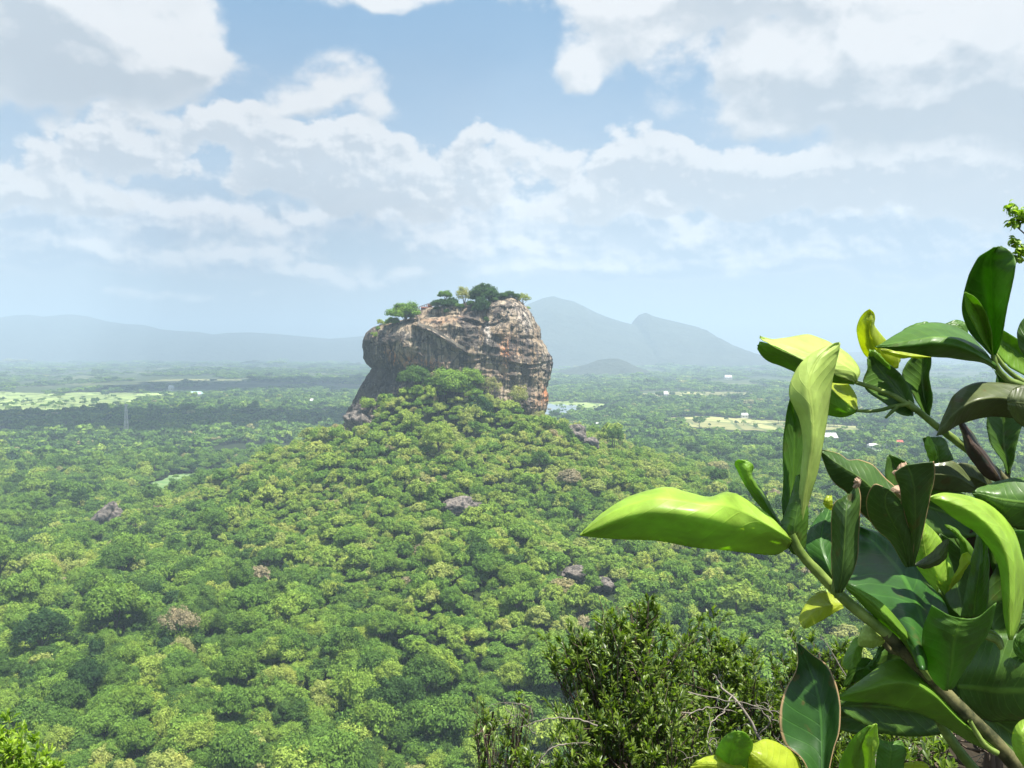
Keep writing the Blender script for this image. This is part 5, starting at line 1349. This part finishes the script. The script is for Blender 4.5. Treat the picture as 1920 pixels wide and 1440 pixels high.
L('young', .452, [[(1898, 1200, 6), (1916, 1150, 14), (1922, 1100, 18), (1920, 1050, 20), (1905, 1000, 22), (1880, 965, 22), (1845, 940, 20), (1800, 928, 14), (1765, 928, 6), (1742, 934, 0)],
    [(1896, 1200, 2), (1904, 1150, 4), (1908, 1100, 6), (1905, 1050, 7), (1895, 1005, 8), (1872, 968, 8), (1840, 942, 7), (1802, 928, 5), (1768, 926, 2), (1742, 933, 0)],
    [(1894, 1200, -2), (1893, 1150, -5), (1894, 1100, -7), (1890, 1055, -8), (1876, 1015, -9), (1852, 982, -9), (1822, 958, -7), (1792, 945, -5), (1765, 937, -3), (1742, 935, 0)],
    [(1890, 1200, 2), (1880, 1150, 4), (1876, 1100, 5), (1870, 1062, 5), (1855, 1028, 4), (1828, 998, 4), (1800, 980, 3), (1775, 962, 2), (1758, 948, 1), (1742, 937, 0)]], 'thick lime leaf curved like a pod at right', n=44, m=23, flip=False)
# --- dark torn group in the middle
L('worn', .468, [[(1692, 925, 4), (1662, 898, 8), (1637, 872, 9), (1612, 860, 9), (1592, 861, 8), (1572, 850, 6), (1541, 843, 0)], [(1690, 965, 0), (1655, 938, -2), (1628, 910, -3), (1602, 890, -3), (1580, 877, -3), (1560, 864, -2), (1539, 847, 0)],
    [(1672, 1010, 4), (1640, 985, 3), (1608, 955, 2), (1588, 925, 1), (1566, 908, 0), (1552, 888, 0), (1539, 852, 0)]], 'dark leaf with a wavy upper edge and a torn brown lower edge')
L('worn', .440, [[(1566, 1112, 0), (1560, 1065, 1), (1559, 1015, 2), (1560, 970, 2), (1563, 945, 1), (1580, 935, 0)], [(1572, 1112, -3), (1580, 1068, -7), (1584, 1015, -8), (1586, 970, -8), (1588, 945, -6), (1594, 925, -3)],
    [(1578, 1110, 0), (1602, 1062, 1), (1610, 1012, 2), (1611, 960, 2), (1612, 925, 1), (1606, 903, 0)]], 'narrow folded leaf hanging down with brown torn top')
L('worn', .462, [[(1700, 1062, 0), (1670, 1015, -7), (1640, 987, -12), (1627, 960, -17), (1625, 932, -23), (1638, 909, -29), (1655, 911, -30)], [(1704, 1064, -3), (1692, 1015, -13), (1674, 980, -21), (1662, 955, -25), (1660, 938, -28), (1663, 925, -29), (1668, 918, -29)],
    [(1708, 1062, 0), (1712, 1018, -11), (1702, 985, -17), (1696, 965, -21), (1693, 950, -23), (1691, 943, -24), (1688, 938, -25)]])
L('worn', .463, [[(1700, 1060, 0), (1696, 1000, -13), (1690, 955, -23), (1688, 920, -30), (1680, 900, -33), (1676, 886, -35)], [(1708, 1062, -2), (1716, 1000, -17), (1716, 955, -27), (1714, 915, -34), (1708, 890, -36), (1700, 872, -38)],
    [(1714, 1060, 0), (1730, 1000, -11), (1742, 945, -21), (1749, 905, -29), (1752, 880, -35), (1751, 865, -39)]], 'dark leaf with a bite-shaped hole and brown torn edges')
L('dry', .459, [[(1695, 938, 0), (1685, 932, 0), (1670, 925, 0)], [(1692, 928, -3), (1684, 922, -4), (1669, 918, -1)], [(1692, 918, 0), (1690, 910, 0), (1684, 908, 0)]])
L('dry', .466, [[(1690, 888, 0), (1682, 895, 0), (1671, 886, 0)], [(1700, 873, -2), (1690, 880, -3), (1680, 880, 0)], [(1699, 868, 0), (1690, 870, 0), (1688, 873, 0)]])
L('dry', .437, [[(1612, 905, 0), (1606, 915, 0), (1598, 913, 0)], [(1614, 900, -2), (1611, 905, -3), (1603, 906, 0)], [(1609, 893, 0), (1605, 898, 0), (1600, 904, 0)]])
L('yellow', .45, [[(1568, 960, 0), (1555, 955, 0), (1543, 945, 0)], [(1562, 945, -2), (1554, 942, -3), (1544, 940, 0)], [(1560, 930, 0), (1554, 930, 0), (1546, 935, 0)]])
L('mature', .455, [[(1566, 1102, 0), (1532, 1062, 9), (1510, 1030, 16), (1514, 1002, 24), (1527, 978, 31), (1545, 955, 37)], [(1572, 1102, -2), (1552, 1060, 3), (1540, 1022, 13), (1542, 992, 23), (1550, 970, 31), (1556, 950, 38)], [(1580, 1100, 0), (1575, 1060, 8), (1572, 1020, 18), (1572, 990, 27), (1572, 965, 35), (1568, 945, 41)]], 'glossy leaf beside the front stem with a broad white sheen', flip=True)
L('mature', .450, [[(1726, 1255, -31), (1700, 1202, -5), (1680, 1172, 9), (1650, 1142, 24), (1612, 1108, 42), (1582, 1090, 51), (1583, 1050, 77), (1600, 990, 115)], [(1732, 1257, -33), (1722, 1205, -12), (1704, 1155, 11), (1682, 1115, 32), (1658, 1078, 54), (1636, 1048, 74), (1618, 1015, 97), (1605, 988, 118)],
    [(1736, 1255, 0), (1742, 1205, 15), (1742, 1150, 33), (1727, 1105, 49), (1702, 1060, 66), (1672, 1028, 78), (1640, 1002, 89), (1607, 987, 97)], [(1742, 1250, 7), (1768, 1195, 28), (1778, 1150, 43), (1756, 1108, 58), (1726, 1066, 73), (1692, 1022, 88), (1650, 997, 98), (1608, 985, 99)]], 'largest glossy dark leaf with white sheen and a leaf shadow', n=44, m=25, flip=True)
L('fresh', .447, [[(1722, 1250, 2), (1695, 1205, 4), (1660, 1172, 5), (1620, 1136, 4), (1582, 1098, 0)], [(1725, 1250, 0), (1700, 1200, -2), (1668, 1164, -3), (1630, 1128, -2), (1583, 1095, 0)], [(1728, 1250, 2), (1706, 1196, 2), (1678, 1158, 2), (1642, 1122, 2), (1584, 1091, 0)]])
L('young', .48, [[(1758, 1112, 0), (1722, 1068, 3), (1708, 1040, 4), (1714, 1005, 4), (1728, 979, 0)], [(1762, 1100, 0), (1742, 1060, -3), (1733, 1025, -4), (1730, 1000, -3), (1730, 979, 0)], [(1775, 1090, 0), (1775, 1052, 2), (1765, 1015, 3), (1748, 992, 3), (1732, 979, 0)]])
L('olive', .468, [[(1712, 1060, 0), (1735, 1046, 1), (1758, 1024, 1), (1778, 1010, 0)], [(1720, 1062, -3), (1742, 1054, -4), (1765, 1038, -3), (1778, 1011, 0)], [(1735, 1065, 0), (1752, 1062, 0), (1772, 1046, 0), (1779, 1012, 0)]])
L('young', .49, [[(1770, 1115, 0), (1752, 1080, 0), (1768, 1050, 0), (1772, 1030, 0)], [(1775, 1110, 0), (1775, 1080, -3), (1775, 1055, -2), (1774, 1032, 0)], [(1790, 1090, 0), (1787, 1070, 0), (1780, 1050, 0), (1775, 1032, 0)]])
L('yellow', .485, [[(1775, 1110, 0), (1800, 1085, 0), (1812, 1065, 0), (1822, 1048, 0)], [(1780, 1100, 0), (1800, 1072, -3), (1815, 1055, -3), (1822, 1047, 0)], [(1785, 1085, 0), (1797, 1062, 0), (1803, 1040, 0), (1815, 1035, 0)]])
L('fresh', .50, [[(1800, 1060, 0), (1800, 1020, 0), (1788, 1000, 0), (1770, 984, 0)], [(1815, 1060, 0), (1810, 1025, -3), (1795, 1000, -3), (1772, 984, 0)], [(1828, 1050, 0), (1822, 1030, 0), (1808, 1010, 0), (1790, 992, 0), (1774, 984, 0)]])
L('mature', .47, [[(1800, 1158, 0), (1812, 1100, 1), (1822, 1050, 2), (1832, 1003, 2)], [(1825, 1158, 0), (1832, 1100, -3), (1838, 1050, -3), (1838, 1003, 0)], [(1850, 1150, 0), (1854, 1100, 1), (1853, 1050, 1), (1850, 1015, 0), (1842, 1005, 0)]], 'blackish upright leaf inside the shaded middle')
L('green', .445, [[(1768, 1292, 2), (1740, 1258, -2), (1729, 1215, -8), (1733, 1172, -15), (1747, 1135, -23)], [(1775, 1294, -2), (1768, 1250, -13), (1768, 1205, -21), (1775, 1172, -24), (1785, 1155, -24)], [(1782, 1292, 0), (1798, 1250, -10), (1808, 1210, -17), (1818, 1180, -20), (1828, 1158, -21)], [(1788, 1288, 3), (1812, 1250, -2), (1835, 1212, -7), (1855, 1178, -13), (1868, 1130, -22)]], 'plain dark green leaf with a straight brown top edge in front of the stem', n=34, m=19)
# --- small lime leaves under the stem
L('yellow', .46, [[(1578, 1132, 2), (1556, 1112, 8), (1540, 1108, 10), (1520, 1120, 7), (1505, 1140, 2), (1497, 1160, -4), (1506, 1178, -10)], [(1580, 1135, 1), (1556, 1136, -1), (1538, 1143, -4), (1524, 1152, -6), (1514, 1162, -8), (1507, 1178, -10)],
    [(1582, 1140, 0), (1560, 1152, -2), (1545, 1161, -4), (1530, 1170, -7), (1517, 1176, -8), (1507, 1179, -10)]], 'small bright lime leaf under the front stem')
L('fresh', .465, [[(1618, 1188, 0), (1602, 1198, -1), (1586, 1222, -4), (1580, 1245, -10), (1587, 1256, -13)], [(1620, 1192, 0), (1610, 1208, -6), (1602, 1225, -10), (1596, 1242, -12), (1590, 1256, -13)], [(1624, 1196, -1), (1618, 1220, -6), (1614, 1236, -9), (1606, 1248, -12), (1592, 1256, -13)]])
L('pale', .458, [[(1660, 1205, 0), (1640, 1212, 1), (1622, 1214, 1), (1609, 1210, 0)], [(1658, 1200, -2), (1640, 1195, -4), (1622, 1195, -4), (1609, 1203, 0)], [(1656, 1195, 0), (1645, 1180, 1), (1632, 1171, 1), (1618, 1177, 1), (1609, 1196, 0)]])
L('green', .47, [[(1648, 1210, 0), (1640, 1230, 0), (1625, 1248, 0), (1612, 1255, 0)], [(1655, 1215, 0), (1650, 1235, -2), (1640, 1250, 0)]])
L('worn', .425, [[(1532, 1490, 2), (1505, 1428, 8), (1472, 1395, 13), (1461, 1350, 17), (1468, 1303, 22), (1488, 1268, 25), (1495, 1240, 27), (1493, 1206, 28)], [(1540, 1490, 4), (1541, 1425, 12), (1541, 1375, 19), (1538, 1330, 23), (1530, 1290, 26), (1518, 1255, 29), (1507, 1230, 29), (1495, 1205, 28)],
    [(1548, 1490, 0), (1562, 1415, 7), (1574, 1370, 10), (1575, 1320, 15), (1566, 1277, 20), (1548, 1245, 24), (1520, 1224, 28), (1500, 1208, 28)]], 'big hanging blue-green leaf with pale midrib and brown rim at bottom', n=40, m=23, flip=True)
L('fresh', .455, [[(1865, 1400, 6), (1802, 1330, 10), (1752, 1272, 12), (1702, 1238, 12), (1662, 1240, 10), (1627, 1264, 8), (1597, 1287, 4), (1573, 1303, 0)], [(1866, 1405, 0), (1800, 1352, -2), (1748, 1302, -3), (1702, 1280, -4), (1662, 1282, -4), (1627, 1292, -3), (1597, 1300, -1), (1573, 1307, 0)],
    [(1868, 1412, 4), (1822, 1396, 8), (1772, 1362, 10), (1722, 1336, 10), (1682, 1326, 8), (1642, 1319, 6), (1602, 1316, 3), (1573, 1313, 0)]], 'wide half-shaded lime leaf pointing left at the bottom', n=40, m=19)
L('green', .48, [[(1670, 1300, 0), (1640, 1240, 0), (1600, 1240, 0), (1580, 1290, 0)], [(1650, 1310, 0), (1625, 1275, -2), (1600, 1280, 0)]])
L('mature', .475, [[(1800, 1200, 4), (1850, 1190, 4), (1900, 1188, 4), (1990, 1190, 4)], [(1792, 1260, 0), (1850, 1255, -3), (1900, 1255, -3), (1990, 1255, 0)], [(1800, 1310, 0), (1845, 1325, 1), (1890, 1330, 1), (1990, 1330, 0)], [(1820, 1335, 4), (1860, 1352, 5), (1900, 1350, 5), (1990, 1350, 5)]], 'big shaded green leaf with a red spot at lower right')
L('green', .47, [[(1935, 1250, 0), (1905, 1228, 0), (1900, 1205, 0), (1912, 1185, 0), (1945, 1160, 0)], [(1950, 1235, 0), (1925, 1215, -2), (1925, 1195, -2), (1950, 1175, 0)]])
L('mature', .50, [[(1925, 1130, 0), (1905, 1160, 0), (1895, 1190, 0), (1885, 1215, 0)], [(1940, 1150, 0), (1915, 1170, -2), (1900, 1195, -2), (1887, 1216, 0)], [(1945, 1170, 0), (1918, 1190, 0), (1903, 1208, 0), (1888, 1218, 0)]])
# --- bottom lime leaves
L('yellow', .43, [[(1505, 1500, 2), (1400, 1470, 4), (1390, 1430, 4), (1389, 1412, 2), (1391, 1404, 0)], [(1510, 1490, -2), (1450, 1445, -6), (1425, 1425, -6), (1408, 1412, -4), (1393, 1404, 0)], [(1512, 1480, 4), (1498, 1428, 6), (1472, 1400, 6), (1440, 1386, 5), (1412, 1395, 3), (1393, 1403, 0)]], 'glowing lime leaf rising from the bottom edge')
L('fresh', .437, [[(1350, 1500, 2), (1340, 1440, -8), (1344, 1405, -15), (1360, 1380, -21), (1378, 1370, -26)], [(1380, 1500, -2), (1370, 1440, -17), (1372, 1408, -23), (1378, 1385, -26), (1384, 1370, -26)], [(1415, 1490, 2), (1400, 1440, -7), (1408, 1410, -12), (1410, 1390, -18), (1400, 1375, -25)]], 'round olive-lime leaf left of the glowing one at the bottom')
L('yellow', .42, [[(1420, 1500, 0), (1350, 1460, 2), (1310, 1445, 2), (1293, 1440, 0)], [(1420, 1480, -2), (1360, 1440, -4), (1330, 1432, -3), (1296, 1436, 0)], [(1420, 1460, 2), (1370, 1425, 3), (1335, 1418, 3), (1305, 1426, 0)]])
L('fresh', .45, [[(1565, 1500, 2), (1572, 1440, -9), (1590, 1397, -18), (1612, 1372, -24), (1628, 1360, -28)], [(1590, 1500, -2), (1598, 1440, -17), (1612, 1405, -24), (1622, 1380, -27), (1632, 1360, -28)], [(1610, 1500, 0), (1622, 1440, -12), (1616, 1410, -18), (1612, 1385, -23), (1634, 1360, -28)]])
L('young', .447, [[(1622, 1480, 0), (1620, 1440, -9), (1612, 1405, -17), (1608, 1378, -21), (1640, 1358, -24)], [(1628, 1480, 0), (1632, 1430, -13), (1632, 1400, -20), (1632, 1378, -22), (1643, 1357, -25)], [(1645, 1480, 2), (1640, 1420, -10), (1646, 1395, -15), (1645, 1375, -20), (1645, 1358, -24)]])
L('green', .452, [[(1640, 1480, 0), (1642, 1430, 0), (1645, 1400, 0), (1640, 1382, 0)], [(1665, 1480, 0), (1668, 1430, -2), (1670, 1405, -2), (1665, 1390, 0)], [(1690, 1480, 0), (1695, 1430, 0), (1698, 1405, 0), (1690, 1388, 0)]])
L('yellow', .47, [[(1690, 1480, 0), (1688, 1440, 0), (1690, 1432, 0)], [(1715, 1480, 0), (1715, 1435, -2), (1712, 1428, 0)], [(1745, 1480, 0), (1742, 1440, 0), (1730, 1427, 0)]])
L('young', .44, [[(1930, 1450, 0), (1905, 1415, 0), (1898, 1385, 0), (1905, 1360, 0), (1925, 1345, 0)], [(1945, 1440, -3), (1925, 1410, -6), (1920, 1385, -6), (1925, 1362, -4), (1940, 1345, 0)], [(1970, 1430, 0), (1960, 1400, 0), (1960, 1370, 0), (1955, 1348, 0)]], 'whitish shiny leaf cut by the right edge near the bottom')
# a pale thick rib (leaf stalk) pair in the shade
stem([(1824, 1186), (1845, 1192), (1868, 1200), (1878, 1216)], [.0014, .0022, .0012], .458)
stem([(1832, 1172), (1852, 1182), (1872, 1196), (1880, 1212)], [.0010, .0016, .0010], .463)
# --- deeper leaves behind, placed through the body of the shrub
rf = np.random.RandomState(21)
def free_leaf(kind, c, D, length, ang, tilt, width=.42):
    """a freely posed leaf: centre pixel, distance, length in metres, angle in the picture, tilt towards the viewer"""
    s = F / D; Lp = length * s; ca, sa = math.cos(ang), math.sin(ang)
    rails = []
    prof = [(0, .06), (.15, .55), (.4, 1), (.65, .92), (.85, .55), (1, .03)]
    bend = rf.uniform(-.3, .3)
    for sgn in (-1, 0, 1):
        r = []
        for (tt, w) in prof:
            off = sgn * w * width * Lp / 2
            along = (tt - .5) * Lp; o2 = off + bend * Lp * (tt - .5) ** 2
            dz = tilt * along * 1000 / s * .6 + (0 if sgn == 0 else -abs(off)) * 1000 / s * .35 - 30 * (tt - .5) ** 2 * length * 10
            r.append((c[0] + along * ca - o2 * sa, c[1] + along * sa + o2 * ca, dz))
        rails.append(r)
    return leaf(kind, D, rails, n=20, m=9)
fill = [(1790, 1080, .56, 'mature', 1.3), (1850, 1030, .60, 'mature', .4), (1900, 1060, .57, 'green', 1.2), (1930, 960, .60, 'mature', .2), (1760, 1150, .60, 'mature', .8), (1830, 1220, .56, 'mature', .3),
        (1900, 1120, .56, 'mature', 1.7), (1870, 1280, .58, 'mature', .1), (1700, 1120, .62, 'green', 2.0), (1780, 1230, .62, 'mature', .6), (1930, 1300, .54, 'green', .9), (1900, 1190, .60, 'fresh', 2.4),
        (1720, 950, .60, 'mature', 1.1), (1770, 960, .57, 'mature', .3), (1690, 1330, .56, 'mature', .15), (1640, 1335, .58, 'mature', 2.9), (1840, 1100, .58, 'brown', 1.5), (1800, 1000, .62, 'mature', .9),
        (1960, 1150, .55, 'mature', 1.4), (1955, 1050, .54, 'green', .4), (1740, 1200, .58, 'green', 1.0), (1860, 1160, .62, 'mature', 2.2), (1930, 1400, .50, 'mature', .7), (1700, 1240, .60, 'mature', 2.6), (1650, 1090, .60, 'mature', 1.2), (1590, 1020, .58, 'mature', 1.0)]
for (x, y, D_, kd, an) in fill:
    free_leaf(kd, (x, y), D_, rf.uniform(.055, .085), an, rf.uniform(-.6, .6))
print('LEAVES', NL[0])

# ------------------------------------------------------------------ small-leaved twig coming in from the right edge
TW = thing('leafy_twig', 'bunch of small crinkled bright leaves poking in at the upper right edge', 'twig', tuple(at(2100, 640, 1.6)))
to = np.array(TW.location); mb = MB(); wb = MB()
rt = np.random.RandomState(9)
for (x, y, r) in ((1895, 388, 14), (1908, 400, 15), (1898, 418, 12), (1925, 395, 20), (1915, 412, 10), (1903, 452, 11), (1912, 468, 12), (1908, 482, 9), (1930, 460, 18), (1950, 430, 22)):
    c = at(x, y, 1.6) - to; R_ = r / F * 1.6
    wb.tube([(0, 0, 0), c * .45 + np.array([0, 0, .02]), c], [.004, .0025, .001], 5, 5)
    n = 34; p = c + rand_dirs(rt, n) * R_ * rt.uniform(.2, .8, n)[:, None]
    d = rand_dirs(rt, n); Ll = rt.uniform(.45, .95, n) * .0125
    leaf_batch(mb, rt, p, d, rand_dirs(rt, n) * .7 + np.array([0, 0, 1]), Ll, Ll * .42, np.clip(.5 + .35 * rt.randn(n), 0, 1), curl=.5)
link('foliage', mb.mesh('foliage', m_lime), TW)
link('stem', wb.mesh('stem', m_twig), TW)
P1 = np.array([1.3, 1.9, gz(1.3, 1.9)]); V, Q = tube([np.zeros(3), (P1 - to) * .5 + [0.15, 0, .1], P1 - to], [.004, .012, .02], 8, 6)
link('stem', mesh_np('stem', V, Q, m_twig), TW)
